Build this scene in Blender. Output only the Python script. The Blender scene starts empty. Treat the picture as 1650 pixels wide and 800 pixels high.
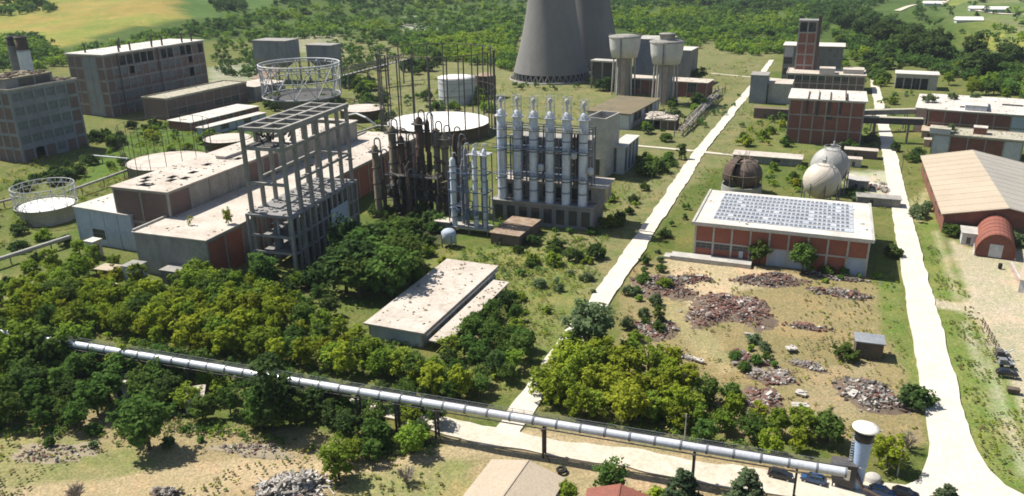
import bpy, math, random
import numpy as np
from mathutils import Vector, Matrix
random.seed(7)
RNG = np.random.default_rng(11)
PI = math.pi
SC = bpy.context.scene
COL = SC.collection

# ------------------------------------------------------------------ camera
FOC, CAMH = 1283.0, 86.0
PIT, ROLL, YAW = math.atan(480/1283.), .015, math.atan(542/1370.)
_sy, _cy, _sp, _cp = math.sin(YAW), math.cos(YAW), math.sin(PIT), math.cos(PIT)
FW = Vector((-_sy*_cp, _cy*_cp, -_sp))
_r0 = Vector((_cy, _sy, 0)); _u0 = Vector((-_sy*_sp, _cy*_sp, _cp))
RT = _r0*math.cos(ROLL) - _u0*math.sin(ROLL)
UP = _u0*math.cos(ROLL) + _r0*math.sin(ROLL)
cam = bpy.data.cameras.new('camera'); cam_o = bpy.data.objects.new('camera', cam); COL.objects.link(cam_o)
cam.sensor_width = 36; cam.lens = FOC/1650*36; cam.clip_start = 1; cam.clip_end = 12000
cam_o.matrix_world = Matrix(((RT.x, UP.x, -FW.x, 0), (RT.y, UP.y, -FW.y, 0), (RT.z, UP.z, -FW.z, CAMH), (0, 0, 0, 1)))
SC.camera = cam_o

# ------------------------------------------------------------------ sky, sun, exposure
SUN_EL = math.radians(55)
SUN_DIR = Vector((-math.cos(SUN_EL)*.992, math.cos(SUN_EL)*.12, math.sin(SUN_EL)))
w = bpy.data.worlds.new("World"); SC.world = w; w.use_nodes = True
nt = w.node_tree; nt.nodes.clear()
sky = nt.nodes.new('ShaderNodeTexSky'); sky.sky_type = 'NISHITA'; sky.sun_disc = False
sky.sun_elevation = SUN_EL; sky.sun_rotation = math.radians(-83)
bg = nt.nodes.new('ShaderNodeBackground'); bg.inputs[1].default_value = .072
wo = nt.nodes.new('ShaderNodeOutputWorld')
nt.links.new(sky.outputs[0], bg.inputs[0]); nt.links.new(bg.outputs[0], wo.inputs[0])
sl = bpy.data.lights.new('sun', 'SUN'); sl.energy = 4.9; sl.angle = math.radians(.55); sl.color = (1, .95, .86)
so = bpy.data.objects.new('sun', sl); COL.objects.link(so); so.location = (-300, 200, 400)
so.rotation_euler = SUN_DIR.to_track_quat('Z', 'Y').to_euler()
vs = SC.view_settings; vs.view_transform = 'Standard'; vs.look = 'None'; vs.exposure = .64; vs.gamma = 1
vs.use_curve_mapping = False
SC.cycles.max_bounces = 5; SC.cycles.diffuse_bounces = 3; SC.cycles.glossy_bounces = 2
SC.cycles.transmission_bounces = 3; SC.cycles.volume_bounces = 0
SC.cycles.filter_width = 1.75

# ------------------------------------------------------------------ terrain and pixel helpers
def sstep(a, b, x):
    t = np.clip((x-a)/(b-a), 0, 1); return t*t*(3-2*t)
def terrain(x, y):
    x = np.asarray(x, float); y = np.asarray(y, float)
    far = sstep(560, 900, y + .30*np.maximum(-x-150, 0)*.4)
    hills = 7*np.sin(x/97.+1.3+y/260.)*np.sin(y/131.+.6) + 4*np.sin(x/41.+y/57.) + 2.2*np.sin(x/23.-y/31.+2)
    left = sstep(-420, -900, x)*sstep(420, 800, y)*26
    left2 = sstep(-520, -760, x)*sstep(300, 560, y)*10
    return far*(hills+4)*sstep(420, 120, x) + left + left2
def ray(px, py):
    a = (px-825)/FOC; b = (400-py)/FOC
    return FW + RT*a + UP*b
def at(px, py, z=0.):
    d = ray(px, py); t = (z-CAMH)/d.z
    return Vector((d.x*t, d.y*t, z))
def at_many(px, py):
    px = np.asarray(px, float); py = np.asarray(py, float)
    a = (px-825)/FOC; b = (400-py)/FOC
    d = [FW[i]+RT[i]*a+UP[i]*b for i in range(3)]
    t = np.full(px.shape, 60.0); done = np.zeros(px.shape, bool); step = 6.0
    for k in range(420):
        tn = t + np.where(done, 0, step)
        x, y, z = d[0]*tn, d[1]*tn, CAMH+d[2]*tn
        hit = (z <= terrain(x, y)) & ~done
        t = tn; done |= hit
        step *= 1.006
    return d[0]*t, d[1]*t, terrain(d[0]*t, d[1]*t)
def proj_many(x, y, z):
    q = [np.asarray(x, float), np.asarray(y, float), np.asarray(z, float)-CAMH]
    dep = q[0]*FW.x+q[1]*FW.y+q[2]*FW.z
    dd = np.where(dep > 1, dep, 1)
    return (825+FOC*(q[0]*RT.x+q[1]*RT.y+q[2]*RT.z)/dd, 400-FOC*(q[0]*UP.x+q[1]*UP.y+q[2]*UP.z)/dd, dep)
def in_poly(px, py, poly):
    ins = np.zeros(np.shape(px), bool); n = len(poly); j = n-1
    for i in range(n):
        xi, yi = poly[i]; xj, yj = poly[j]
        if yi != yj:
            c = ((yi > py) != (yj > py)) & (px < (xj-xi)*(py-yi)/(yj-yi)+xi)
            ins ^= c
        j = i
    return ins

# ------------------------------------------------------------------ materials
MATS = {}
def mat(name, a, b=None, scale=.35, rough=.85, streak=0., dark=None, dark_amt=.5, fine=3., metal=0., bump=.0, spec=.3):
    """two-tone weathered material: a/b by a broad noise, dark stains by another, all in object-independent position space"""
    if name in MATS: return MATS[name]
    m = bpy.data.materials.new(name); m.use_nodes = True; t = m.node_tree; N = t.nodes; Lk = t.links
    p = N['Principled BSDF']; p.inputs['Roughness'].default_value = rough; p.inputs['Metallic'].default_value = metal
    p.inputs['Specular IOR Level'].default_value = spec
    b = b or tuple(c*.75 for c in a)
    g = N.new('ShaderNodeNewGeometry')
    mp = N.new('ShaderNodeMapping'); mp.inputs['Scale'].default_value = (1, 1, 1-streak*.88)
    Lk.new(g.outputs['Position'], mp.inputs[0])
    n1 = N.new('ShaderNodeTexNoise'); n1.inputs['Scale'].default_value = scale; n1.inputs['Detail'].default_value = 6; n1.inputs['Roughness'].default_value = .65
    Lk.new(mp.outputs[0], n1.inputs['Vector'])
    r1 = N.new('ShaderNodeMapRange'); r1.inputs[1].default_value = .36; r1.inputs[2].default_value = .64
    Lk.new(n1.outputs[0], r1.inputs[0])
    mx = N.new('ShaderNodeMix'); mx.data_type = 'RGBA'; mx.inputs[6].default_value = (*a, 1); mx.inputs[7].default_value = (*b, 1)
    Lk.new(r1.outputs[0], mx.inputs[0])
    out = mx.outputs[2]
    n2 = N.new('ShaderNodeTexNoise'); n2.inputs['Scale'].default_value = fine; n2.inputs['Detail'].default_value = 4
    Lk.new(mp.outputs[0], n2.inputs['Vector'])
    if dark:
        r2 = N.new('ShaderNodeMapRange'); r2.inputs[1].default_value = .52; r2.inputs[2].default_value = .70; r2.inputs[4].default_value = dark_amt
        n3 = N.new('ShaderNodeTexNoise'); n3.inputs['Scale'].default_value = scale*2.3; n3.inputs['Detail'].default_value = 8; n3.inputs['Roughness'].default_value = .7
        n3.noise_dimensions = '4D'; n3.inputs['W'].default_value = 3.7
        Lk.new(mp.outputs[0], n3.inputs['Vector']); Lk.new(n3.outputs[0], r2.inputs[0])
        m2 = N.new('ShaderNodeMix'); m2.data_type = 'RGBA'; m2.inputs[7].default_value = (*dark, 1)
        Lk.new(r2.outputs[0], m2.inputs[0]); Lk.new(out, m2.inputs[6]); out = m2.outputs[2]
    r3 = N.new('ShaderNodeMapRange'); r3.inputs[1].default_value = .3; r3.inputs[2].default_value = .7; r3.inputs[3].default_value = .86; r3.inputs[4].default_value = 1.12
    Lk.new(n2.outputs[0], r3.inputs[0])
    m3 = N.new('ShaderNodeMix'); m3.data_type = 'RGBA'; m3.blend_type = 'MULTIPLY'; m3.inputs[0].default_value = 1
    Lk.new(out, m3.inputs[6]); Lk.new(r3.outputs[0], m3.inputs[7]); out = m3.outputs[2]
    Lk.new(out, p.inputs['Base Color'])
    if bump:
        bp = N.new('ShaderNodeBump'); bp.inputs['Strength'].default_value = bump; bp.inputs['Distance'].default_value = .2
        Lk.new(n2.outputs[0], bp.inputs['Height']); Lk.new(bp.outputs[0], p.inputs['Normal'])
    MATS[name] = m; return m

def M(k): return MATS[k]
mat('concrete_grey', (.33, .31, .28), (.23, .22, .20), .25, streak=.6, dark=(.12, .11, .10), dark_amt=.55)
mat('concrete_dim', (.27, .26, .25), (.19, .185, .18), .2, streak=.5, dark=(.10, .095, .09), dark_amt=.5)
mat('concrete_bluish', (.25, .265, .285), (.19, .205, .225), .2, streak=.5, dark=(.14, .14, .15), dark_amt=.4)
mat('concrete_light', (.46, .44, .40), (.36, .34, .31), .3, dark=(.2, .18, .15), dark_amt=.5)
mat('roof_pale', (.52, .47, .41), (.42, .36, .30), .12, dark=(.22, .16, .11), dark_amt=.55, fine=1.2)
mat('roof_white', (.58, .55, .50), (.48, .44, .39), .1, dark=(.27, .22, .17), dark_amt=.5, fine=1.1)
mat('roof_brown', (.19, .15, .09), (.14, .12, .075), .12, dark=(.08, .075, .05), dark_amt=.5)
mat('roof_tan', (.43, .36, .27), (.39, .32, .24), .07, dark=(.31, .25, .19), dark_amt=.3)
mat('roof_greyed', (.36, .33, .28), (.30, .28, .25), .06, dark=(.24, .22, .19), dark_amt=.4)
mat('roof_rusty', (.21, .13, .085), (.33, .27, .2), .5, dark=(.12, .06, .04), dark_amt=.7)
mat('roof_mossy', (.33, .31, .22), (.42, .38, .32), .25, dark=(.13, .15, .05), dark_amt=.8)
mat('brick', (.23, .095, .07), (.17, .075, .058), .3, dark=(.10, .055, .045), dark_amt=.5)
mat('brick_bright', (.33, .115, .07), (.26, .095, .065), .25, dark=(.14, .06, .05), dark_amt=.5)
mat('brick_dull', (.185, .12, .105), (.14, .108, .10), .25, dark=(.09, .07, .065), dark_amt=.5)
mat('brick_pink', (.38, .26, .22), (.44, .38, .34), .35, dark=(.25, .14, .11), dark_amt=.5)
mat('window_dark', (.030, .034, .040), (.05, .055, .06), .6, rough=.25, spec=.5)
mat('window_blue', (.13, .16, .18), (.09, .11, .13), .5, rough=.3, spec=.5)
mat('plaster_blue', (.42, .48, .55), (.34, .39, .46), .25, dark=(.24, .25, .27), dark_amt=.4, streak=.4)
mat('plaster_white', (.55, .56, .57), (.45, .46, .48), .25, dark=(.28, .28, .28), dark_amt=.4, streak=.5)
mat('steel_white', (.66, .69, .74), (.52, .56, .62), .35, rough=.5, streak=.7, dark=(.24, .16, .12), dark_amt=.5)
mat('steel_pale', (.50, .51, .52), (.40, .41, .43), .5, rough=.55, dark=(.25, .2, .17), dark_amt=.4)
mat('steel_blue', (.16, .22, .31), (.12, .16, .23), .5, rough=.6, dark=(.1, .08, .07), dark_amt=.5)
mat('steel_dark', (.055, .056, .06), (.085, .075, .068), .6, rough=.7)
mat('steel_grey', (.21, .22, .235), (.15, .155, .165), .5, rough=.6, dark=(.1, .075, .06), dark_amt=.5)
mat('rust', (.115, .075, .058), (.075, .055, .046), .4, rough=.9, dark=(.05, .038, .034), dark_amt=.6)
mat('rust_pale', (.26, .225, .16), (.17, .135, .095), .4, rough=.9, streak=.7, dark=(.09, .065, .05), dark_amt=.6)
mat('rust_red', (.27, .095, .065), (.2, .08, .06), .3, rough=.85, dark=(.13, .06, .045), dark_amt=.4)
mat('tower_shell', (.21, .20, .19), (.175, .17, .165), .06, rough=.95, streak=.8, dark=(.13, .128, .128), dark_amt=.5)
mat('tower_white', (.56, .55, .54), (.46, .45, .445), .2, streak=.6, dark=(.32, .30, .28), dark_amt=.4)
mat('dome_white', (.80, .78, .74), (.70, .67, .62), .1, dark=(.5, .45, .38), dark_amt=.3, rough=.6)
mat('dome_tan', (.55, .48, .42), (.47, .40, .34), .12, dark=(.33, .26, .21), dark_amt=.4)
mat('sphere_cream', (.58, .52, .44), (.50, .44, .36), .2, rough=.55, dark=(.36, .30, .24), dark_amt=.4)
mat('sphere_grey', (.40, .40, .38), (.32, .31, .29), .25, rough=.6, dark=(.22, .17, .13), dark_amt=.5)
mat('sphere_rust', (.15, .105, .085), (.105, .08, .07), .3, rough=.8, dark=(.055, .045, .042), dark_amt=.6)
mat('pipe_white', (.66, .68, .72), (.54, .55, .58), .18, rough=.35, dark=(.3, .28, .27), dark_amt=.35, metal=.2)
mat('black_paint', (.018, .018, .02), (.024, .024, .026), .5, rough=.4)
mat('flue_blue', (.36, .47, .66), (.31, .41, .58), .4, rough=.45)
mat('flue_cream', (.76, .72, .63), (.68, .63, .54), .4, rough=.6)
mat('timber', (.12, .09, .065), (.09, .07, .05), .6)
mat('bark', (.09, .07, .05), (.06, .048, .036), 1.2)
mat('slat_glass', (.10, .11, .13), (.16, .18, .21), .2, rough=.35, dark=(.18, .2, .25), dark_amt=.35, spec=.5)
mat('slat_frame', (.44, .46, .50), (.34, .36, .40), .15, dark=(.26, .27, .3), dark_amt=.5)
mat('car_black', (.015, .016, .02), (.018, .019, .023), .5, rough=.25, spec=.6)
mat('car_blue', (.03, .075, .17), (.028, .07, .155), .5, rough=.25, spec=.6)
mat('car_maroon', (.045, .02, .028), (.04, .02, .026), .5, rough=.3, spec=.6)
mat('tyre', (.02, .02, .02), (.025, .025, .025), 1.)
mat('rim', (.4, .4, .42), (.35, .35, .36), 1., rough=.35, metal=.7)
mat('glass_dark', (.02, .026, .032), (.024, .03, .036), 1., rough=.1, spec=.7)
mat('lamp_clear', (.6, .6, .6), (.55, .55, .55), 1., rough=.2)
mat('lamp_red', (.3, .02, .02), (.25, .02, .02), 1., rough=.3)
mat('dead_wood', (.30, .26, .21), (.22, .19, .15), 1.)

# ------------------------------------------------------------------ mesh builder
class MB:
    def __init__(s): s.v = []; s.f = []; s.mi = []; s.sm = []
    def add(s, vs, fs, mi=0, smooth=False):
        o = len(s.v); s.v.extend([tuple(p) for p in vs])
        for f in fs: s.f.append(tuple(i+o for i in f)); s.mi.append(mi); s.sm.append(smooth)
        return s
    def box(s, x0, x1, y0, y1, z0, z1, mi=0):
        if x0 > x1: x0, x1 = x1, x0
        if y0 > y1: y0, y1 = y1, y0
        vs = [(x0, y0, z0), (x1, y0, z0), (x1, y1, z0), (x0, y1, z0), (x0, y0, z1), (x1, y0, z1), (x1, y1, z1), (x0, y1, z1)]
        return s.add(vs, [(0, 3, 2, 1), (4, 5, 6, 7), (0, 1, 5, 4), (1, 2, 6, 5), (2, 3, 7, 6), (3, 0, 4, 7)], mi)
    def prism(s, pts, z0, z1, mi=0):
        n = len(pts); vs = [(*p[:2], z0) for p in pts]+[(*p[:2], z1) for p in pts]
        return s.add(vs, [tuple(range(n-1, -1, -1)), tuple(range(n, 2*n))]+[(i, (i+1) % n, n+(i+1) % n, n+i) for i in range(n)], mi)
    def tube(s, p, q, r, r2=None, n=8, mi=0, caps=True, smooth=True):
        p = Vector(p); q = Vector(q); d = (q-p)
        if d.length < 1e-6: return s
        d.normalize(); a = d.orthogonal().normalized(); b = d.cross(a); r2 = r if r2 is None else r2
        vs = [p+(a*math.cos(2*PI*i/n)+b*math.sin(2*PI*i/n))*r for i in range(n)]+[q+(a*math.cos(2*PI*i/n)+b*math.sin(2*PI*i/n))*r2 for i in range(n)]
        s.add(vs, [(i, (i+1) % n, n+(i+1) % n, n+i) for i in range(n)], mi, smooth)
        if caps: s.add(vs, [tuple(range(n-1, -1, -1)), tuple(range(n, 2*n))], mi)
        return s
    def path(s, pts, r, n=6, mi=0):
        for a, b in zip(pts[:-1], pts[1:]): s.tube(a, b, r, n=n, mi=mi)
        return s
    def bar(s, p, q, w, h=None, mi=0):
        p = Vector(p); q = Vector(q); d = q-p
        if d.length < 1e-6: return s
        d.normalize(); h = w if h is None else h
        a = d.cross(Vector((0, 0, 1)))
        if a.length < 1e-3: a = Vector((1, 0, 0))
        a.normalize(); b = a.cross(d)
        vs = [e+a*(i*w/2)+b*(j*h/2) for e in (p, q) for i, j in ((-1, -1), (1, -1), (1, 1), (-1, 1))]
        return s.add(vs, [(0, 1, 2, 3), (7, 6, 5, 4), (0, 4, 5, 1), (1, 5, 6, 2), (2, 6, 7, 3), (3, 7, 4, 0)], mi)
    def lathe(s, prof, c=(0, 0, 0), n=24, mi=0, smooth=True, cap=True, bottom=True):
        k = len(prof); vs = []
        for r, z in prof:
            vs += [(c[0]+r*math.cos(2*PI*i/n), c[1]+r*math.sin(2*PI*i/n), c[2]+z) for i in range(n)]
        fs = [(j*n+i, j*n+(i+1) % n, (j+1)*n+(i+1) % n, (j+1)*n+i) for j in range(k-1) for i in range(n)]
        s.add(vs, fs, mi, smooth)
        if bottom and prof[0][0] > 1e-3: s.add(vs[:n], [tuple(range(n-1, -1, -1))], mi)
        if cap and prof[-1][0] > 1e-3: s.add(vs[-n:], [tuple(range(n))], mi)
        return s
    def ring(s, c, R, r, n=32, m=5, mi=0):
        pts = [(c[0]+R*math.cos(2*PI*i/n), c[1]+R*math.sin(2*PI*i/n), c[2]) for i in range(n)]
        for i in range(n): s.tube(pts[i], pts[(i+1) % n], r, n=m, mi=mi, caps=False)
        return s
    def torn(s, x0, x1, y0, y1, z, n, seed, mi=0, size=(.3, 1.4), hh=.35):
        """small flat rubble lying on a surface"""
        rr = random.Random(seed)
        for i in range(n):
            x = rr.uniform(x0, x1); y = rr.uniform(y0, y1); a = rr.uniform(0, PI); l = rr.uniform(*size); ww = l*rr.uniform(.3, .9)
            d = Vector((math.cos(a), math.sin(a), rr.uniform(-.15, .15)))*l*.5
            s.bar(Vector((x, y, z+hh*.4))-d, Vector((x, y, z+hh*.4))+d, ww, rr.uniform(.4, 1)*hh, mi)
        return s
    def build(s, name, m=None, parent=None, loc=None):
        me = bpy.data.meshes.new(name); me.from_pydata(s.v, [], s.f)
        ms = m if isinstance(m, (list, tuple)) else [m]
        for x in ms:
            me.materials.append(MATS[x] if isinstance(x, str) else x)
        me.polygons.foreach_set('material_index', s.mi); me.polygons.foreach_set('use_smooth', s.sm); me.update()
        return link(name, me, parent, loc)
def each(name, m, parent, boxes):
    """a part for every box of the list"""
    return [MB().box(*b).build(name, m, parent) for b in boxes]
def link(name, me, parent=None, loc=None, rotz=0):
    o = bpy.data.objects.new(name, me); COL.objects.link(o)
    if parent: o.parent = parent
    if loc is not None: o.location = loc
    if rotz: o.rotation_euler = (0, 0, rotz)
    return o
def tag(o, label=None, cat=None, group=None, kind=None):
    if label: o['label'] = label
    if cat: o['category'] = cat
    if group: o['group'] = group
    if kind: o['kind'] = kind
    return o
def thing(name, label, cat, loc=(0, 0, 0), rotz=0, group=None):
    o = bpy.data.objects.new(name, None); COL.objects.link(o); o.empty_display_size = .5
    o.location = loc; o.rotation_euler = (0, 0, rotz)
    return tag(o, label, cat, group)
KIDS = {}
def kids(o): return [c for c in bpy.data.objects if c.parent == o]
def dup(root, loc, rotz=0, label=None, group=None, scale=None, tree=None):
    r = root.copy(); COL.objects.link(r); r.location = loc; r.rotation_euler = (0, 0, rotz)
    if scale: r.scale = scale
    if label: r['label'] = label
    if group: r['group'] = group
    for c0, subs in (tree if tree is not None else [(c, kids(c)) for c in kids(root)]):
        c = c0.copy(); COL.objects.link(c); c.parent = r
        for g0 in subs:
            g = g0.copy(); COL.objects.link(g); g.parent = c
    return r

# ================================================================== THE SETTING: ground, fields, roads
G_GRASS = (.150, .150, .052); G_LUSH = (.085, .118, .026); G_DRY = (.25, .215, .105); G_LOT = (.245, .20, .10)
G_DIRT = (.40, .31, .19); G_YARD = (.42, .36, .265); G_STRIP = (.175, .20, .06); G_MEAD = (.19, .178, .085)
PAINT = [  # (pixel-plane polygon of the ground, colour, feather in pixels)
    ([(-400, 90), (420, 40), (830, 60), (830, 300), (420, 250), (-400, 330)], G_GRASS, 20),
    ([(140, 260), (230, 205), (330, 185), (430, 190), (420, 225), (330, 245), (210, 280), (120, 300)], (.10, .145, .032), 9),
    ([(-100, -40), (1800, -40), (1800, 60), (1540, 110), (1420, 100), (1240, 70), (1180, 64), (830, 90), (660, 80), (560, 60), (420, 66), (340, 66), (-100, 110)], (.075, .11, .027), 8),
    ([(560, 60), (1240, 60), (1240, 140), (1000, 240), (560, 200)], G_MEAD, 22),
    ([(1000, 225), (1230, 110), (1200, 250), (1110, 300), (1010, 430), (870, 560), (790, 640), (700, 470), (860, 380), (1000, 330)], G_MEAD, 14),
    ([(540, 440), (880, 380), (960, 460), (850, 600), (790, 640), (820, 540)], (.19, .19, .07), 10),
    ([(1020, 420), (1430, 430), (1480, 560), (1500, 720), (1380, 720), (1180, 700), (1000, 640), (990, 500)], G_LOT, 12),
    ([(1060, 412), (1110, 408), (1225, 432), (1300, 445), (1180, 470), (1130, 520), (1080, 440)], (.42, .335, .215), 7),
    ([(1075, 470), (1130, 520), (1190, 590), (1160, 600), (1100, 545), (1060, 500)], (.31, .26, .14), 6),
    ([(1300, 590), (1400, 580), (1400, 660), (1340, 700), (1290, 680)], (.29, .235, .135), 9),
    ([(1400, 420), (1440, 400), (1500, 640), (1500, 700), (1440, 560)], (.16, .18, .055), 10),
    ([(1470, 330), (1500, 340), (1570, 490), (1650, 640), (1720, 800), (1560, 770), (1545, 700), (1500, 480)], G_STRIP, 5),
    ([(1500, 370), (1512, 370), (1552, 480), (1540, 488)], (.34, .31, .18), 4),
    ([(1552, 520), (1566, 520), (1640, 690), (1660, 760), (1640, 760), (1600, 650)], (.35, .33, .22), 4),
    ([(1525, 380), (1568, 400), (1650, 400), (1900, 420), (1900, 760), (1680, 720), (1600, 560), (1560, 505), (1495, 492), (1500, 480), (1560, 490)], G_YARD, 5),
    ([(1370, 275), (1440, 280), (1460, 330), (1410, 330), (1360, 315)], (.45, .41, .33), 8),
    ([(1455, 330), (1500, 300), (1500, 340), (1480, 360)], (.33, .29, .16), 6),
    ([(-300, 660), (200, 660), (330, 690), (520, 690), (640, 750), (760, 700), (860, 680), (1400, 770), (1700, 830), (1700, 1100), (-300, 1100)], (.285, .228, .125), 14),
    ([(-60, 690), (90, 690), (260, 740), (200, 800), (-60, 810)], (.26, .235, .11), 18),
    ([(560, 760), (760, 735), (760, 900), (560, 900)], (.27, .24, .115), 12),
    ([(-300, 775), (0, 785), (150, 770), (300, 745), (420, 735), (560, 742), (660, 730), (740, 712), (840, 690), (900, 700), (830, 728), (720, 742), (620, 757), (480, 765), (380, 790), (250, 830), (-300, 900)], G_DIRT, 7),
    ([(760, 740), (1050, 770), (1060, 830), (760, 830)], (.34, .27, .155), 10),
    ([(700, 700), (860, 690), (1240, 760), (1100, 800), (900, 745), (760, 735)], (.37, .29, .18), 7),
    ([(-100, 440), (90, 445), (100, 490), (-100, 500)], (.24, .21, .11), 12),
    ([(0, 330), (120, 330), (110, 440), (0, 450)], (.13, .145, .045), 12),
    ([(330, 110), (420, 95), (420, 130), (340, 140)], (.30, .28, .22), 8),
    ([(470, 60), (545, 55), (560, 95), (470, 85)], (.27, .25, .17), 10),
    ([(645, 28), (665, 28), (700, 48), (690, 56), (655, 50)], (.42, .40, .36), 5),
    ([(598, 338), (740, 335), (745, 378), (690, 400), (640, 395)], (.075, .068, .042), 6),  # ground darkened below the rusty columns: shade and dark growth put into its colour
    ([(395, 445), (470, 452), (590, 372), (575, 440), (520, 470), (440, 480)], (.075, .072, .04), 7),  # painted dark under the concrete frame, standing in for shade and undergrowth
    ([(1180, 100), (1240, 80), (1240, 150), (1190, 200), (1150, 160)], G_MEAD, 14),
    ([(1250, 150), (1400, 160), (1400, 240), (1240, 260)], (.15, .16, .055), 12),
]
FIELDS = [
    ('wheat field', [(-500, 105), (60, 92), (110, 74), (215, 44), (318, 30), (292, 22), (287, -2), (200, -12), (-500, -30)], (.235, .225, .052)),
]
_ax = [0.0]
def axis(lo, c0, c1, hi, d, g):
    core = list(np.arange(c0, c1+.1, d)); a = []; x = c0; s = d
    while x > lo: s *= g; x -= s; a.append(x)
    b = []; x = core[-1]; s = d
    while x < hi: s *= g; x += s; b.append(x)
    return np.array(a[::-1]+core+b)
gx = axis(-5200, -300, 110, 4200, 2.0, 1.035); gy = axis(-250, 66, 420, 6500, 2.0, 1.03)
GX, GY = np.meshgrid(gx, gy); GZ = terrain(GX, GY)
PX, PY, DEP = proj_many(GX.ravel(), GY.ravel(), GZ.ravel())
def vnoise(x, y, s, seed):
    r = np.random.default_rng(seed); t = r.random((257, 257))
    u = x/s; v = y/s; iu = np.floor(u).astype(int); iv = np.floor(v).astype(int); fu = u-iu; fv = v-iv
    fu = fu*fu*(3-2*fu); fv = fv*fv*(3-2*fv); a = iu % 256; b = iv % 256
    return (t[a, b]*(1-fu)+t[a+1, b]*fu)*(1-fv)+(t[a, b+1]*(1-fu)+t[a+1, b+1]*fu)*fv
fx, fy = GX.ravel(), GY.ravel()
nA = vnoise(fx, fy, 9, 1)+.5*vnoise(fx, fy, 4, 2)-.75; nB = vnoise(fx, fy, 9, 3)+.5*vnoise(fx, fy, 4, 4)-.75
nL = vnoise(fx, fy, 46, 5)*.6+vnoise(fx, fy, 17, 6)*.4
tint = np.tile(np.array(G_GRASS), (fx.size, 1))
tint = tint*(1-sstep(.45, .65, nL)[:, None]*.7)+np.array(G_LUSH)*(sstep(.45, .65, nL)[:, None]*.7)
farw = sstep(620, 800, fy)[:, None]
tint = tint*(1-.55*farw)+np.array((.105, .135, .038))*.55*farw
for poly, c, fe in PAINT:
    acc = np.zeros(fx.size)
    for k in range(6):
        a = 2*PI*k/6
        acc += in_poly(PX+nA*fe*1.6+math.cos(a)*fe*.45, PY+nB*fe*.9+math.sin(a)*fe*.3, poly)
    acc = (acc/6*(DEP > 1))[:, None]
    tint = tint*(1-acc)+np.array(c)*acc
# far farmland on the plain to the right, in long strips
strip = np.floor((fx*.35+fy*.94)/60.).astype(int); sub = np.floor((fx*.94-fy*.35)/170.).astype(int)
hsh = ((strip*7919+sub*104729) % 97)/97.
pal = np.array([(.13, .17, .05), (.18, .20, .06), (.11, .15, .05), (.26, .25, .06), (.15, .18, .07), (.20, .20, .10)])
plain = (sstep(70, 130, fx-fy*.03)*sstep(740, 800, fy+fx*.2))[:, None]
tint = tint*(1-plain)+pal[(hsh*6).astype(int)]*plain
wf = in_poly(PX, PY, FIELDS[0][1])*(DEP > 1)
ob = sstep(.35, .7, vnoise(fx*.6, fy, 60, 9)*.6+vnoise(fx, fy, 25, 10)*.4)[:, None]
fc = np.array((.225, .235, .055))*(1-ob)+np.array((.29, .225, .065))*ob
tint = np.where(wf[:, None] > 0, fc, tint)
gfm = in_poly(PX, PY, [(318, 30), (292, 22), (287, -2), (420, -20), (455, -5), (430, 12), (400, 24)])*(DEP > 1)
tint = np.where(gfm[:, None] > 0, np.array((.095, .15, .04)), tint)
me = bpy.data.meshes.new('ground'); ny, nx = GX.shape
# little bumps so the land is not a table
bump = (vnoise(fx, fy, 6, 21)-.5)*.24+(vnoise(fx, fy, 21, 22)-.5)*.32
wallmask = sstep(70, 90, fy)
V = np.stack([fx, fy, GZ.ravel()+bump-.30], 1)
I = np.arange(nx*ny).reshape(ny, nx)
Fq = np.stack([I[:-1, :-1], I[:-1, 1:], I[1:, 1:], I[1:, :-1]], -1).reshape(-1, 4)
def np_mesh(name, V, F, smooth=False):
    me = bpy.data.meshes.new(name); nf = len(F); k = F.shape[1]
    me.vertices.add(len(V)); me.vertices.foreach_set('co', V.astype(np.float32).ravel())
    me.loops.add(nf*k); me.loops.foreach_set('vertex_index', F.astype(np.int32).ravel())
    me.polygons.add(nf); me.polygons.foreach_set('loop_start', np.arange(0, nf*k, k, dtype=np.int32))
    me.polygons.foreach_set('loop_total', np.full(nf, k, np.int32))
    if smooth: me.polygons.foreach_set('use_smooth', np.ones(nf, bool))
    me.update(calc_edges=True); me.validate(); return me
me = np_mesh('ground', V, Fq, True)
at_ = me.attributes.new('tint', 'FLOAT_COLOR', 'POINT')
at_.data.foreach_set('color', np.concatenate([tint, np.clip((tint[:, 1:2]/tint[:, :1]-.80)/.14, .12, 1)], 1).astype(np.float32).ravel())
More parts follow.
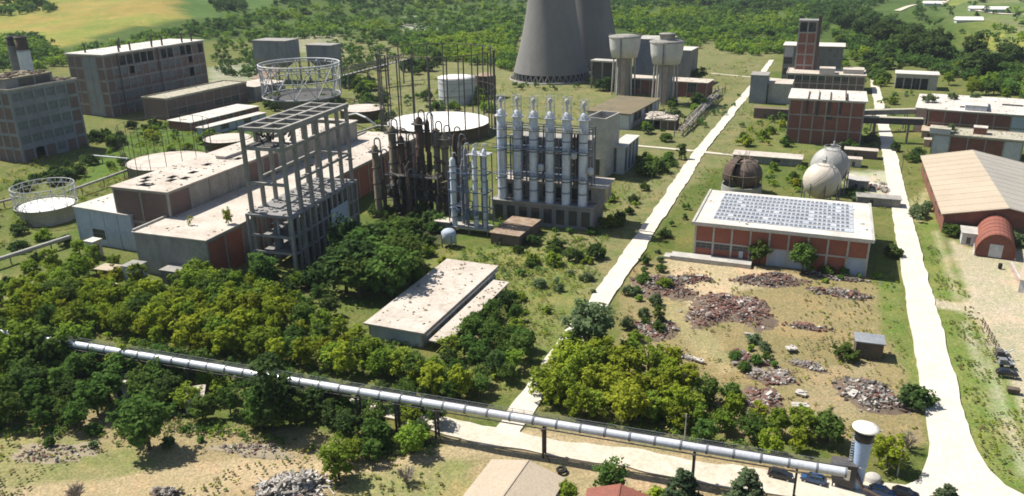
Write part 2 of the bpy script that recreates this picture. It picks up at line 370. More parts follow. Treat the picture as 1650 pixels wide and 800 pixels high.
def ground_mat():
    m = bpy.data.materials.new('ground_soil_and_grass'); m.use_nodes = True; t = m.node_tree; N = t.nodes; L = t.links
    p = N['Principled BSDF']; p.inputs['Roughness'].default_value = .95; p.inputs['Specular IOR Level'].default_value = .1
    at2 = N.new('ShaderNodeAttribute'); at2.attribute_name = 'tint'
    g = N.new('ShaderNodeNewGeometry')
    def noise(sc, det=5, ro=.6):
        n = N.new('ShaderNodeTexNoise'); n.inputs['Scale'].default_value = sc; n.inputs['Detail'].default_value = det; n.inputs['Roughness'].default_value = ro
        L.new(g.outputs['Position'], n.inputs['Vector']); return n.outputs[0]
    def rng(src, a, b, c, d):
        r = N.new('ShaderNodeMapRange'); r.inputs[1].default_value = a; r.inputs[2].default_value = b; r.inputs[3].default_value = c; r.inputs[4].default_value = d
        L.new(src, r.inputs[0]); return r.outputs[0]
    def mix(fac, a, b, mode='MIX'):
        x = N.new('ShaderNodeMix'); x.data_type = 'RGBA'; x.blend_type = mode
        if isinstance(fac, float): x.inputs[0].default_value = fac
        else: L.new(fac, x.inputs[0])
        for s, v in ((6, a), (7, b)):
            if isinstance(v, tuple): x.inputs[s].default_value = (*v, 1)
            else: L.new(v, x.inputs[s])
        return x.outputs[2]
    c = at2.outputs['Color']
    green = mix(1., c, (.62, .86, .52), 'MULTIPLY'); dry = mix(1., c, (1.32, 1.12, 1.12), 'MULTIPLY')
    def mul(a, b):
        q = N.new('ShaderNodeMath'); q.operation = 'MULTIPLY'; L.new(a, q.inputs[0]); L.new(b, q.inputs[1]); return q.outputs[0]
    veg = at2.outputs['Alpha']
    c1 = mix(mul(rng(noise(.16, 8, .68), .40, .62, 0, .85), veg), c, green)
    c1 = mix(rng(noise(.085, 7, .7), .50, .66, 0, .75), c1, dry)
    c1 = mix(rng(noise(.022, 9, .72), .44, .62, 0, .7), c1, mix(1., c1, (.74, .80, .72), 'MULTIPLY'))
    c1 = mix(rng(noise(.55, 8, .75), .50, .72, 0, .55), c1, mix(1., c1, (1.5, 1.38, 1.35), 'MULTIPLY'))
    c1 = mix(mul(rng(noise(.9, 6, .7), .55, .72, 0, .6), veg), c1, mix(1., c1, (.52, .60, .5), 'MULTIPLY'))
    c1 = mix(1., c1, rng(noise(2.2, 5, .7), .3, .7, .58, 1.38), 'MULTIPLY')
    L.new(c1, p.inputs['Base Color'])
    bp = N.new('ShaderNodeBump'); bp.inputs['Strength'].default_value = .6; bp.inputs['Distance'].default_value = .5
    L.new(noise(1.1, 6, .7), bp.inputs['Height']); L.new(bp.outputs[0], p.inputs['Normal'])
    return m
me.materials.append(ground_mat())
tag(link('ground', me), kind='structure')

mat('road_pale', (.62, .57, .48), (.54, .49, .41), .12, dark=(.36, .32, .25), dark_amt=.35, fine=1.4, rough=.95)
mat('road_dusty', (.56, .50, .41), (.48, .43, .34), .2, dark=(.33, .29, .2), dark_amt=.6, fine=1.2, rough=.95)
def road(name, pts, widths, z, m, jit=.35, step=2.5, seed=1):
    """a strip following world points, with frayed edges, a few centimetres above the soil and with thickness"""
    r = random.Random(seed); P = []; W = []
    for (a, b), (wa, wb) in zip(zip(pts[:-1], pts[1:]), zip(widths[:-1], widths[1:])):
        d = math.dist(a, b); n = max(1, int(d/step))
        for k in range(n):
            u = k/n; P.append((a[0]+(b[0]-a[0])*u, a[1]+(b[1]-a[1])*u)); W.append(wa+(wb-wa)*u)
    P.append(pts[-1]); W.append(widths[-1]); L_ = []; R_ = []; jl = jr = 0
    for i, (p, ww) in enumerate(zip(P, W)):
        q0 = P[max(0, i-1)]; q1 = P[min(len(P)-1, i+1)]; d = Vector((q1[0]-q0[0], q1[1]-q0[1])).normalized()
        jl = .6*jl+r.uniform(-jit, jit); jr = .6*jr+r.uniform(-jit, jit)
        L_.append((p[0]-d.y*(ww/2+jl), p[1]+d.x*(ww/2+jl))); R_.append((p[0]+d.y*(ww/2+jr), p[1]-d.x*(ww/2+jr)))
    n = len(P); vs = [(*p, z) for p in L_]+[(*p, z) for p in R_]+[(*p, z-.55) for p in L_]+[(*p, z-.55) for p in R_]
    fs = []
    for i in range(n-1):
        fs += [(i, n+i, n+i+1, i+1), (i, i+1, 2*n+i+1, 2*n+i), (n+i, 3*n+i, 3*n+i+1, n+i+1)]
    mb = MB(); mb.add(vs, fs); return tag(mb.build(name, m), kind='structure')
road('main_road', [(29.0, 130), (28.9, 253), (29.3, 400), (29.6, 640), (31, 760)], [7.2, 6.2, 5.6, 4.6, 3.6], .135, 'road_pale', .22, seed=3)
road('side_road', [(-49.2, 119), (-48.6, 190), (-49, 290), (-49.6, 362), (-45, 560), (-43.4, 690)], [5.2, 5.6, 5.2, 4.6, 4.4, 3.4], .115, 'road_pale', .3, seed=4)
road('cross_road', [(-100, 120), (-70, 118.3), (-44, 118.2), (-10, 121), (10, 123.2), (24, 126), (46, 131)], [2.2, 4.6, 5.4, 6.4, 6.2, 8.0, 7], .105, 'road_dusty', .5, seed=5)
mb = MB(); jp = [(18, 126), (22.5, 131.0), (23.6, 135), (24.6, 139), (25.3, 144), (25.7, 150), (32.5, 150), (33.0, 144), (34, 138.5), (36, 134.2), (39, 132), (44, 131), (40, 124), (18, 120.5)]
mb.prism(jp, -.3, .131); tag(mb.build('road_junction', 'road_pale'), kind='structure')
road('footpath', [(-82, 359.5), (-66, 358.6), (-49, 356.4), (-34, 354.5)], [2.6, 2.6, 3.2, 2.6], .09, 'road_dusty', .25, seed=6)
road('branch_road', [(29, 318), (20, 325), (12, 336), (4, 342)], [7, 5, 3.4, 2.6], .088, 'road_dusty', .35, seed=8)
road('far_track', [(-30, 585), (-55, 590), (-80, 600)], [3, 3, 2.6], .087, 'road_dusty', .3, seed=9)
mb = MB(); mb.prism([(30.5, 468), (30.5, 440), (19.5, 447), (18, 466)], -.3, .082); tag(mb.build('forecourt', 'road_dusty'), kind='structure')
# field track on the hillside
def hill_track(name, px, wid, m='road_dusty'):
    x, y, z = at_many([p[0] for p in px], [p[1] for p in px]); mb = MB(); n = len(px); vs = []
    X = []
    for i in range(n-1):
        for k in range(8):
            u = k/8; X.append((x[i]*(1-u)+x[i+1]*u, y[i]*(1-u)+y[i+1]*u))
    X.append((x[-1], y[-1])); vs = []
    for i, p in enumerate(X):
        q0 = X[max(0, i-1)]; q1 = X[min(len(X)-1, i+1)]; d = Vector((q1[0]-q0[0], q1[1]-q0[1])).normalized()
        for s in (-1, 1):
            a, b = p[0]-s*d.y*wid/2, p[1]+s*d.x*wid/2; vs.append((a, b, float(terrain(a, b))+.4))
    mb.add(vs, [(2*i, 2*i+1, 2*i+3, 2*i+2) for i in range(len(X)-1)]); return tag(mb.build(name, m), kind='structure')
hill_track('hill_path', [(-60, 112), (50, 101), (75, 95), (105, 90)], 4)
hill_track('valley_road', [(1445, 18), (1462, 12), (1476, 8), (1530, -2)], 9)
hill_track('farm_road', [(1560, 18), (1600, 22), (1660, 24), (1760, 20)], 8)
# thin even summer air over the whole valley
mb = MB(); mb.box(-5000, 4000, -230, 6300, -3.5, 130); hz = mb.build('haze'); hz.data.materials.clear()
hm = bpy.data.materials.new('haze_air'); hm.use_nodes = True; t = hm.node_tree; t.nodes.remove(t.nodes['Principled BSDF'])
pv = t.nodes.new('ShaderNodeVolumePrincipled'); pv.inputs['Color'].default_value = (.80, .90, 1, 1); pv.inputs['Density'].default_value = .00005; pv.inputs['Anisotropy'].default_value = .1
t.links.new(pv.outputs[0], t.nodes['Material Output'].inputs['Volume']); hz.data.materials.append(hm); tag(hz, kind='stuff'); hz.display_type = 'WIRE'

# ================================================================== BUILDINGS
def fb(mb, side, L, W, s0, s1, o0, o1, z0, z1, mi=0):
    """box in facade coordinates: s along the wall, o outward from the footprint edge"""
    if side == 'front': mb.box(s0, s1, -o0, -o1, z0, z1, mi)
    elif side == 'back': mb.box(s0, s1, W+o0, W+o1, z0, z1, mi)
    elif side == 'right': mb.box(L+o0, L+o1, s0, s1, z0, z1, mi)
    else: mb.box(-o0, -o1, s0, s1, z0, z1, mi)
def block(name, label, cat, loc, rotz, L, W, h, sides, wall='brick', frame='concrete_grey', roof='roof_pale', wall2='plaster_blue',
          cw=.5, bh=.5, over=.3, rt=.35, parapet=0, group=None, plain=None, z0=-1., roofmesh=True, debris=0, pane='window_dark', seed=0, floors=True, slab=None):
    t = thing(name, label, cat, (loc[0], loc[1], 0), math.radians(rotz), group)
    fr = MB(); wl = MB(); w2 = MB(); nfl = 1
    for x0 in (0, L-cw):
        for y0 in (0, W-cw): fr.box(x0, x0+cw, y0, y0+cw, z0, h)
    wins = []
    for sd in ('front', 'back', 'left', 'right'):
        S = L if sd in ('front', 'back') else W
        if sd not in sides or sides[sd] is None:
            fb(wl, sd, L, W, cw, S-cw, -.42, -.06, z0, h); continue
        nb, pat = sides[sd][:2]; sill = sides[sd][2] if len(sides[sd]) > 2 else .32
        ns = len(pat); nfl = max(nfl, ns); sh = h/ns; bw = (S-cw)/nb
        for b in range(1, nb): fb(fr, sd, L, W, b*bw, b*bw+cw, -.45, .03, z0, h)
        for k in range(ns):
            zt = h-k*sh; zb = zt-sh if k < ns-1 else z0
            row = pat[k]
            for b in range(nb):
                s0, s1 = b*bw+cw, (b+1)*bw
                fb(fr, sd, L, W, s0, s1, -.43, -.02, zt-bh, zt)
                c = row[b % len(row)] if isinstance(row, str) else row(b)
                zz0, zz1 = zb, zt-bh
                if c == 'b': fb(wl, sd, L, W, s0, s1, -.40, -.15, zz0, zz1)
                elif c == 'c': fb(w2, sd, L, W, s0, s1, -.40, -.15, zz0, zz1)
                elif c in 'wW':
                    zs = max(zb, 0)+(sh*sill if c == 'w' else .3); mid = w2 if pat is sides[sd][1] and len(sides[sd]) > 3 and sides[sd][3] else wl
                    fb(mid, sd, L, W, s0, s1, -.40, -.15, zz0, zs)
                    wins.append((sd, s0, s1, zs, zz1))
                elif c == 'h':   # a breached wall: only a low remnant and one side stub
                    fb(wl, sd, L, W, s0, s1, -.40, -.15, zz0, max(zb, 0)+sh*.22); fb(wl, sd, L, W, s0, s0+(s1-s0)*.3, -.40, -.15, max(zb, 0)+sh*.22, zz1)
    fr.build('frame', frame, t); wl.build('wall', wall, t)
    if w2.v: w2.build('wall_panel', wall2, t)
    cache = {}
    for sd, s0, s1, a, b in wins[:100]:
        key = (sd, round(s1-s0, 2), round(b-a, 2))
        if key not in cache:
            mb = MB(); wdt = s1-s0; hh = b-a; f = .12
            fb(mb, sd, 0, 0, 0, wdt, -.36, -.31, 0, hh, 0)
            n = max(1, round(wdt/1.6))
            for i in range(n+1):
                c_ = min(max(i*wdt/n, f/2), wdt-f/2); fb(mb, sd, 0, 0, c_-f/2, c_+f/2, -.31, -.24, 0, hh, 1)
            for zc in (f/2, hh*.55, hh-f/2): fb(mb, sd, 0, 0, f, wdt-f, -.308, -.25, zc-f/2, zc+f/2, 1)
            o = mb.build('window', [pane, 'steel_grey'], t); cache[key] = o
        else:
            o = cache[key].copy(); COL.objects.link(o)
        o.location = {'front': (s0, 0, a), 'back': (s0, W, a), 'right': (L, s0, a), 'left': (0, s0, a)}[sd]
    if floors and h > 5:
        fl = MB()
        for k in range(1, nfl): fl.box(.5, L-.5, .5, W-.5, k*h/nfl-.3, k*h/nfl)
        fl.box(L*.5-.15, L*.5+.15, .55, W-.55, 0, h-.4)
        fl.box(.55, L-.55, W*.5-.15, W*.5+.15, 0, h-.5)
        fl.build('floor_slab', 'concrete_dim', t)
    if roofmesh:
        rf = MB()
        if slab: slab(rf, L, W, h, over, rt)
        else: rf.box(-over, L+over, -over, W+over, h+.002, h+rt)
        if parapet:
            o = over; p = .35
            for a in ((-o, L+o, -o, -o+p), (-o, L+o, W+o-p, W+o), (-o, -o+p, -o+p, W+o-p), (L+o-p, L+o, -o+p, W+o-p)): rf.box(*a, h+rt, h+rt+parapet)
        rf.build('roof', roof, t)
        if debris:
            d = MB(); d.torn(.6, L-.6, .6, W-.6, h+rt, debris, seed+5, size=(.15, .8), hh=.2); tag(d.build('roof_debris', 'roof_brown', t), kind='stuff')
    return t
def slab_holes(cells, nx_, ny_):
    """a roof slab laid as panels with some of them fallen in"""
    def f(rf, L, W, h, o, rt):
        xs = [-o+(L+2*o)*i/nx_ for i in range(nx_+1)]; ys = [-o+(W+2*o)*i/ny_ for i in range(ny_+1)]
        for j in range(ny_):
            run = None
            for i in range(nx_+1):
                open_ = i < nx_ and (i, j) in cells
                if i < nx_ and not open_:
                    if run is None: run = i
                else:
                    if run is not None: rf.box(xs[run], xs[i], ys[j], ys[j+1], h+.002, h+rt)
                    run = None
    return f
def rooftop(t, name, x, y, z, sx, sy, sz, m, rm, cap=.2):
    mb = MB(); mb.box(x, x+sx, y, y+sy, z, z+sz, 0); mb.box(x-cap, x+sx+cap, y-cap, y+sy+cap, z+sz+.002, z+sz+.25, 1); return mb.build(name, [m, rm], t)

# ---- far left office block A (long wall faces right)
A_R = at(118, 129, 31.6); A_N = at(6, 146, 31.6)
hA = 31.6; LA, WA = 26., 35.; ax_ = -331.3; ay_ = 244.6
t = block('factory_block', 'tall grey five-storey block with gridded window bays, nearest the left edge', 'building', (ax_-LA, ay_), 0, LA, WA, hA,
    {'right': (6, ['wwwwwb', 'wwwwwb', 'wwwwwb', 'wwwwwb', 'bobwbb'], .2, True), 'front': (5, ['bbwbb', 'bbwbb', 'bbbbb', 'bbbbb', 'bbbbb'])},
    wall='brick_dull', frame='concrete_bluish', wall2='concrete_bluish', pane='window_blue', roof='roof_pale', cw=1.0, bh=1.3, parapet=.4, debris=40, seed=1)
rooftop(t, 'penthouse', LA-22, 1.5, hA+.36, 19, 24, 4.2, 'concrete_dim', 'roof_brown')
each('opening', 'window_dark', t, [(LA-2.995, LA-2.9, 8+8.5*i, 15.6+8.5*i, hA+.8, hA+4.0) for i in range(2)])
mb = MB(); mb.torn(LA-20, LA-4, 3, 24, hA+4.6, 60, 31, size=(.8, 2.6), hh=.9); mb.torn(LA-12, LA-1, 26, 34, hA+.4, 40, 33, size=(.8, 2.8), hh=1.); tag(mb.build('roof_rubble', 'timber', t), kind='stuff')
# ---- five-storey block B
hB = 34.; c = at(164.5, 90.5, hB); c0 = at(107, 88, hB); c1 = at(334, 66.5, hB)
LB = abs(c.x-c0.x); WB = c1.y-c.y
pB = ['b'*2+'ooooob'+'oowooboob', 'bwwhwbwbwwwbhbb', 'bwwwwbwwwwbwowb', 'bwwwwbwwwwbwwwb', 'bbwwbbbbwwbbbbb']
t = block('factory_block', 'long five-storey brick block with broken top-floor openings, white roof and rooftop posts', 'building', (c.x-LB, c.y), 0, LB, WB, hB,
    {'right': (15, pB, .28), 'front': (5, ['bbccb']*5)}, wall='brick_dull', frame='concrete_dim', roof='roof_white', wall2='concrete_bluish', pane='window_blue', cw=.7, bh=1.2, over=.9, rt=.7, debris=50, seed=2)
for i in range(9):
    mb = MB(); mb.box(-.35, .35, -.35, .35, 0, 5.0+.7*(i % 2)); mb.build('roof_post', 'steel_dark', t, loc=(LB-1.2 if i % 3 else LB*.35, WB*(.06+.104*i), hB+.7))
for y_ in (10, 40): mb = MB(); mb.tube((LB+.5, y_, 0), (LB+.5, y_, hB), .28, n=6); mb.build('downpipe', 'steel_dark', t)
# ---- chimneys behind block A
def stack(name, label, px, py, ptop, r, m1, m2, cut):
    x, y, z = [float(v) for v in (px, py, 0)]
    t = thing(name, label, 'chimney', (px, py, -1))
    mb = MB(); mb.lathe([(r*1.15, 0), (r*1.1, ptop*cut)], n=18); mb.build('lower_shaft', m2, t)
    mb = MB(); mb.lathe([(r*1.08, ptop*cut), (r, ptop), (r*.8, ptop), (r*.78, ptop-3)], n=18, cap=False, bottom=False); mb.build('upper_shaft', m1, t)
    mb = MB()
    for zz in (ptop*cut, ptop*.85, ptop*.99): mb.ring((0, 0, zz), r*1.1, .15, n=18)
    mb.build('collar', 'steel_grey', t); return t
stack('chimney', 'stout chimney, dark red above and whitish below, behind the left block', -386.5, 298.6, 49.5, 2.75, 'rust', 'steel_white', .86)
stack('chimney', 'slim grey chimney left of the dark red topped chimney', -392.2, 296.9, 49.5, 1.7, 'steel_dark', 'concrete_dim', .9)
# ---- annex in front of B
c = at(269, 160, 11.4)
block('annex_building', 'low dull brick annex along the foot of the long five-storey block', 'building', (c.x-18, c.y), -3, 18, 64, 11,
    {'right': (9, ['bbbbbbbbb', 'bwwbbwwwb'])}, wall='brick_dull', frame='concrete_dim', roof='roof_mossy', cw=.5, parapet=.6, debris=70, seed=3)
c = at(310, 197, 4.5)
block('shed', 'long low shed with a bright white roof behind the round tanks', 'shed', (c.x-16.3, c.y), -5, 16.3, 50, 4.2, {'right': (10, ['bwbwbwbwbb'])}, wall='brick', roof='roof_white', cw=.4, bh=.3, over=.6, debris=15, seed=4, floors=False)
c = at(330, 206, 4.5)
block('shed', 'narrow bluish shed beside the long white roofed shed', 'shed', (c.x-5.5, c.y), -5, 5.5, 44, 4.0, {'right': (8, ['bbwbbwbb'])}, wall='plaster_blue', roof='roof_white', cw=.4, bh=.3, over=.4, seed=5, floors=False)
c = at(420, 190, 0)
block('shed', 'dark flat shed under the sloping chute of the bunkers', 'shed', (-352, 408), -8, 22, 26, 8.5, {'right': (4, ['bbwb'])}, wall='concrete_dim', roof='roof_pale', over=.4, seed=6)
# ---- hopper bunkers with their chute
def bunker(label, px, py, L, W, htop, hbot):
    t = thing('hopper_bunker', label, 'bunker', (px, py, 0), math.radians(2), 'raised concrete bunkers')
    mb = MB(); mb.box(0, L, 0, W, hbot+6, htop); mb.build('bin', 'concrete_bluish', t)
    mb = MB(); vs = [(0, 0, hbot+5.998), (L, 0, hbot+5.998), (L, W, hbot+5.998), (0, W, hbot+5.998), (L*.25, W*.25, hbot), (L*.75, W*.25, hbot), (L*.75, W*.75, hbot), (L*.25, W*.75, hbot)]
    mb.add(vs, [(0, 1, 2, 3), (7, 6, 5, 4), (0, 4, 5, 1), (1, 5, 6, 2), (2, 6, 7, 3), (3, 7, 4, 0)]); mb.build('hopper', 'concrete_dim', t)
    mb = MB(); mb.box(-.4, L+.4, -.4, W+.4, htop+.002, htop+.5); mb.build('roof', 'concrete_grey', t)
    for x in (.6, L-.6):
        for y in (.6, W-.6): mb = MB(); mb.box(x-.5, x+.5, y-.5, y+.5, -1, hbot+5.99); mb.build('leg', 'concrete_grey', t)
    mb = MB()
    for i in range(1, 4): mb.box(L*i/4-.12, L*i/4+.12, -.16, -.003, hbot+6.5, htop-.5)
    mb.box(L*.72, L*.74, -.2, -.162, hbot+6, htop); mb.build('rib', 'concrete_dim', t)
    return t
q = at(410, 135, 0); bunker('large grey concrete hopper bunker, wider of the pair above the lattice cage', q.x-4, q.y+8, 27, 17, 28.5, 10)
q = at(486, 135, 0); bunker('smaller grey hopper bunker right of the wider one', q.x-4, q.y+15, 20, 14, 24.5, 9)
q = at(400, 140, 4)
t = thing('chute_roof', 'sloping brown chute gallery descending left of the bunkers', 'chute', (q.x, q.y, 0), math.radians(4))
mb = MB(); vs = [(0, -4, 3), (13, -4, 3), (17, 14, 15), (4, 14, 15)]; vs += [(a, b, z-1.2) for a, b, z in vs]
mb.add(vs, [(0, 1, 2, 3), (7, 6, 5, 4), (0, 4, 5, 1), (1, 5, 6, 2), (2, 6, 7, 3), (3, 7, 4, 0)]); mb.build('deck', 'roof_rusty', t)
mb = MB()
for a, b, z in ((1, -3, 2.5), (12, -3, 2.5), (5, 13, 13), (16, 13, 13)): mb.box(a-.4, a+.4, b-.4, b+.4, -1, z-.6)
mb.build('leg', 'concrete_dim', t)
# ---- conveyor gallery right of the bunkers
a = at(553, 122, 10); b = at(655, 96, 16)
t = thing('conveyor_gallery', 'dark steel lattice conveyor gallery running right from the bunkers', 'conveyor', (0, 0, 0))
mb = MB(); d = (b-a); side = Vector((d.y, -d.x, 0)).normalized()*1.6; n = 16
P = [[a+d*(i/n)+s+Vector((0, 0, z)) for i in range(n+1)] for s in (side, -side) for z in (0, 4)]
for row in P: mb.path(row, .22, 4)
for i in range(n):
    mb.tube(P[0][i], P[1][i+1], .14, n=4); mb.tube(P[2][i], P[3][i+1], .14, n=4); mb.tube(P[0][i], P[1][i], .16, n=4); mb.tube(P[2][i], P[3][i], .16, n=4); mb.tube(P[1][i], P[3][i], .14, n=4)
mb.build('truss', 'steel_dark', t)
mb = MB(); mb.bar(a+Vector((0, 0, .1)), b+Vector((0, 0, .1)), 2.6, .3); mb.build('belt_deck', 'concrete_light', t)
for i in (1, 6, 11, 15):
    mb = MB(); p = a+d*(i/n); mb.bar((p.x, p.y, -1), (p.x, p.y, p.z-.1), .8); mb.build('support', 'concrete_dim', t)

# ---- long hall 1 (taller brick) and long hall 2 (lower, nearer)
hL1 = 20.; a = at(180, 302, hL1); b = at(270, 309.5, hL1); f = at(558, 193, hL1)
holes = {(3, 1), (4, 1), (2, 2), (4, 4), (1, 3), (5, 6), (4, 9), (6, 12), (5, 3), (6, 4)}
L1W = 110
t = block('factory_hall', 'taller long brick hall whose pale roof is riddled with holes', 'building', (a.x, a.y), 1.5, 21, L1W, hL1,
    {'front': (2, ['bb', 'bb']), 'right': (12, ['bcccbbcccccc', 'bbbbbbbbbbbb'])}, wall='brick_dull', frame='concrete_grey', wall2='concrete_grey', roof='roof_pale', cw=.6, bh=.7, over=.5, debris=160, seed=7, slab=slab_holes(holes, 9, 34))
mb = MB(); mb.box(2, 19, 8, 12, hL1-1.5, hL1-.9); mb.build('fallen_panel', 'concrete_dim', t)
rooftop(t, 'roof_lantern', 8, 38, hL1+.36, 4, 9, .8, 'concrete_light', 'roof_pale')
hL2 = 12.; a = at(215, 375, hL2); b = at(330, 386.5, hL2)
t = block('factory_hall', 'lower long hall with plain grey end wall and pale peeling roof', 'building', (a.x, a.y), 2.2, 25, 138, hL2,
    {'right': (18, ['bbcbbbbbbbbbbbbbbb'])}, wall='brick_bright', frame='concrete_grey', wall2='concrete_dim', roof='roof_pale', cw=.6, bh=.9, over=.4, debris=90, seed=8, slab=slab_holes({(4, 22), (5, 30), (2, 26)}, 8, 46))
mb = MB(); mb.box(.6, 24.4, -.03, .07, -1, hL2-.003); mb.build('end_wall', 'concrete_grey', t)
mb = MB(); mb.box(-.4, .1, 0, 136, hL2+.36, hL2+.95); mb.build('parapet', 'concrete_light', t)
mb = MB()
for i in range(0): mb.box(3+i*2.9, 3.06+i*2.9, .02, 136, hL2+.352, hL2+.39)
pass
# bluish annex left of hall 1
c = at(118, 334, 11.5)
t = block('annex_building', 'pale bluish two-storey annex at the left end of the tall hall', 'building', (c.x, c.y), -3, 25, 15, 11.5, {'front': (4, ['bbbb', 'bwbb'])}, wall='plaster_blue', frame='plaster_blue', roof='roof_white', cw=.5, over=.3, seed=9, debris=14)
# small huts near the halls
def hut(name, label, px, py, L, W, h, rot, wall, roof, cat='shed', group=None, over=.35, tilt=0, door=True):
    p = at(px, py, 0); t = thing(name, label, cat, (p.x, p.y, 0), math.radians(rot), group)
    mb = MB(); th = .25
    mb.box(0, L, 0, th, -1, h); mb.box(0, L, W-th, W, -1, h); mb.box(0, th, th, W-th, -1, h); mb.box(L-th, L, th, W-th, -1, h); mb.build('wall', wall, t)
    mb = MB(); vs = [(-over, -over, h+.002), (L+over, -over, h+.002), (L+over, W+over, h+tilt+.002), (-over, W+over, h+tilt+.002)]
    vs += [(x, y, z+.25) for x, y, z in vs]; mb.add(vs, [(0, 3, 2, 1), (4, 5, 6, 7), (0, 1, 5, 4), (1, 2, 6, 5), (2, 3, 7, 6), (3, 0, 4, 7)]); mb.build('roof', roof, t)
    if door:
        mb = MB(); mb.box(L*.3, L*.3+1.1, -.06, -.003, 0, min(2.1, h*.8)); mb.build('door', 'window_dark', t)
        mb = MB(); mb.box(L+.003, L+.06, W*.35, W*.65, h*.4, h*.75); mb.build('window', 'window_dark', t)
    return t
hut('shed', 'small kiosk with a grey concrete lid in front of the lower hall', 203, 462, 4.2, 4.2, 6.0, 3, 'plaster_blue', 'concrete_grey')
hut('shed', 'low rusty roofed shed left of the grey lidded kiosk', 156, 448, 6, 4, 2.6, 5, 'brick', 'roof_tan')
hut('shed', 'tumbledown tan hut roof below the rusty roofed shed', 162, 476, 5, 3.6, 2.2, -6, 'brick', 'roof_tan')
hut('shed', 'slim white service hut at the corner of the bluish annex', 142, 415, 3.2, 3, 5.2, 0, 'plaster_white', 'roof_white')
hut('lean_to', 'dark flat lean-to against the grey end wall', 262, 455, 6, 4.5, 3.6, 2, 'concrete_dim', 'concrete_grey')
p = at(620, 345, 0)
# ---- flat slab building in the clearing
a = at(590, 522, 3.6); b = at(692, 528, 3.6)
t = block('pavilion', 'long flat pavilion with a bare pale slab roof in the clearing', 'building', (a.x+.3, a.y+.5), -.5, 14.4, 43, 3.4,
    {'right': (9, ['bbwbwbbwb'])}, wall='plaster_blue', roof='roof_pale', cw=.4, bh=.4, over=.8, rt=.45, floors=False, debris=60, seed=12)
mb = MB(); mb.box(15.25, 15.6, 0, 42.5, 2.75, 3.3); mb.build('fascia', 'concrete_light', t)
t = thing('canopy', 'narrow lower canopy slab alongside the flat pavilion', 'canopy', (a.x+16.9, a.y+1.2, 0), math.radians(-.5))
mb = MB(); mb.box(0, 4.6, -2, 36, 2.2, 2.55); mb.build('slab', 'roof_pale', t)
for i in range(7): mb = MB(); mb.box(4.0, 4.35, -1.5+i*6, -1.15+i*6, -1, 2.198); mb.build('post', 'concrete_grey', t)
mb = MB(); mb.torn(.3, 4.3, 0, 35, 2.55, 40, 77, size=(.15, .7), hh=.2); tag(mb.build('roof_debris', 'roof_brown', t), kind='stuff')

# ---- warehouse with glazed slat roof, on the road's right
wx0, wy0, wL, wW, wh = -31.2, 225.2, 47.4, 34, 10.
t = block('warehouse', 'red brick warehouse with rows of bluish skylight strips across its flat roof', 'building', (wx0, wy0), 0, wL, wW, wh,
    {'front': (9, ['bbbbbbbbb', lambda b: 'wwwwccbbc'[b]], .55), 'right': (6, ['bbbbbb', 'bwbbwb'])}, wall='brick_bright', frame='concrete_light', wall2='plaster_blue', roof='roof_white', cw=.55, bh=.45, over=.9, rt=.7, debris=50, seed=13)
mb = MB(); mb.box(-.9, wL+.9, -.9, -.4, wh+.7, wh+.95); mb.box(-.9, -.2, -.4, wW+.9, wh+.7, wh+1.0); mb.box(wL+.2, wL+.9, -.4, wW+.9, wh+.7, wh+.95); mb.build('parapet', 'concrete_light', t)
rs = random.Random(5)
for j in range(8):
    y0 = 4.6+j*3.55; gl = MB(); x = 4.6+rs.uniform(-.3, .3)
    gl.box(x-.3, wL-4.4, y0-.15, y0+2.65, wh+.7, wh+.85, 1)
    n = 30; stp = (wL-5.2-x)/n
    for i in range(n):
        if rs.random() < .05: continue
        zt = rs.uniform(0, .06)
        gl.box(x+i*stp, x+i*stp+stp*.62, y0+.35, y0+1.75, wh+.853, wh+.95+zt, 0)
    gl.build('skylight_strip', ['slat_glass', 'slat_frame'], t)
mb = MB(); mb.box(-6, 17, -4.6, -.6, -1, 1.0); mb.box(-8, -6, -4.4, -1, -1, .5); mb.build('loading_dock', 'concrete_light', t)
mb = MB(); mb.box(13, 14.2, -.09, -.003, 1.0, 3.2); mb.build('door', 'plaster_white', t)

# ---- mid block right of the road
hM = 20.; a = at(1271, 160, hM); b = at(1397, 166, hM)
LM = b.x-a.x; WM = 27
t = block('factory_block', 'square red brick block with a pale ribbed roof between the two roads', 'building', (a.x+.4, a.y+.4), 0, LM-.8, WM, hM,
    {'front': (6, ['bbbbbb', 'bbbbbb', 'bbbbbb']), 'right': (5, ['bbwbb', 'bbwbb', 'bbbbb'])}, wall='brick', frame='concrete_grey', roof='roof_white', cw=.6, bh=.6, over=.8, rt=.6, debris=25, seed=14)
for i, x in enumerate((8, 12.5, 17.5, 24)): mb = MB(); mb.box(x-.25, x+.25, -.6, WM*.7, hM+.6, hM+1.1 if i < 3 else hM+2.0); mb.build('roof_rib', 'rust', t)
for x in (7.4, 11.9, 16.9, 21.6):
    mb = MB(); mb.box(x, x+1.1, -.09, -.035, 13.6+rs.uniform(-1, 1), hM-.02); mb.build('roof_slot', 'window_dark', t)
mb = MB(); mb.box(16.5, 19.2, -.08, -.035, 11.4, 12.8); mb.build('opening', 'window_dark', t)
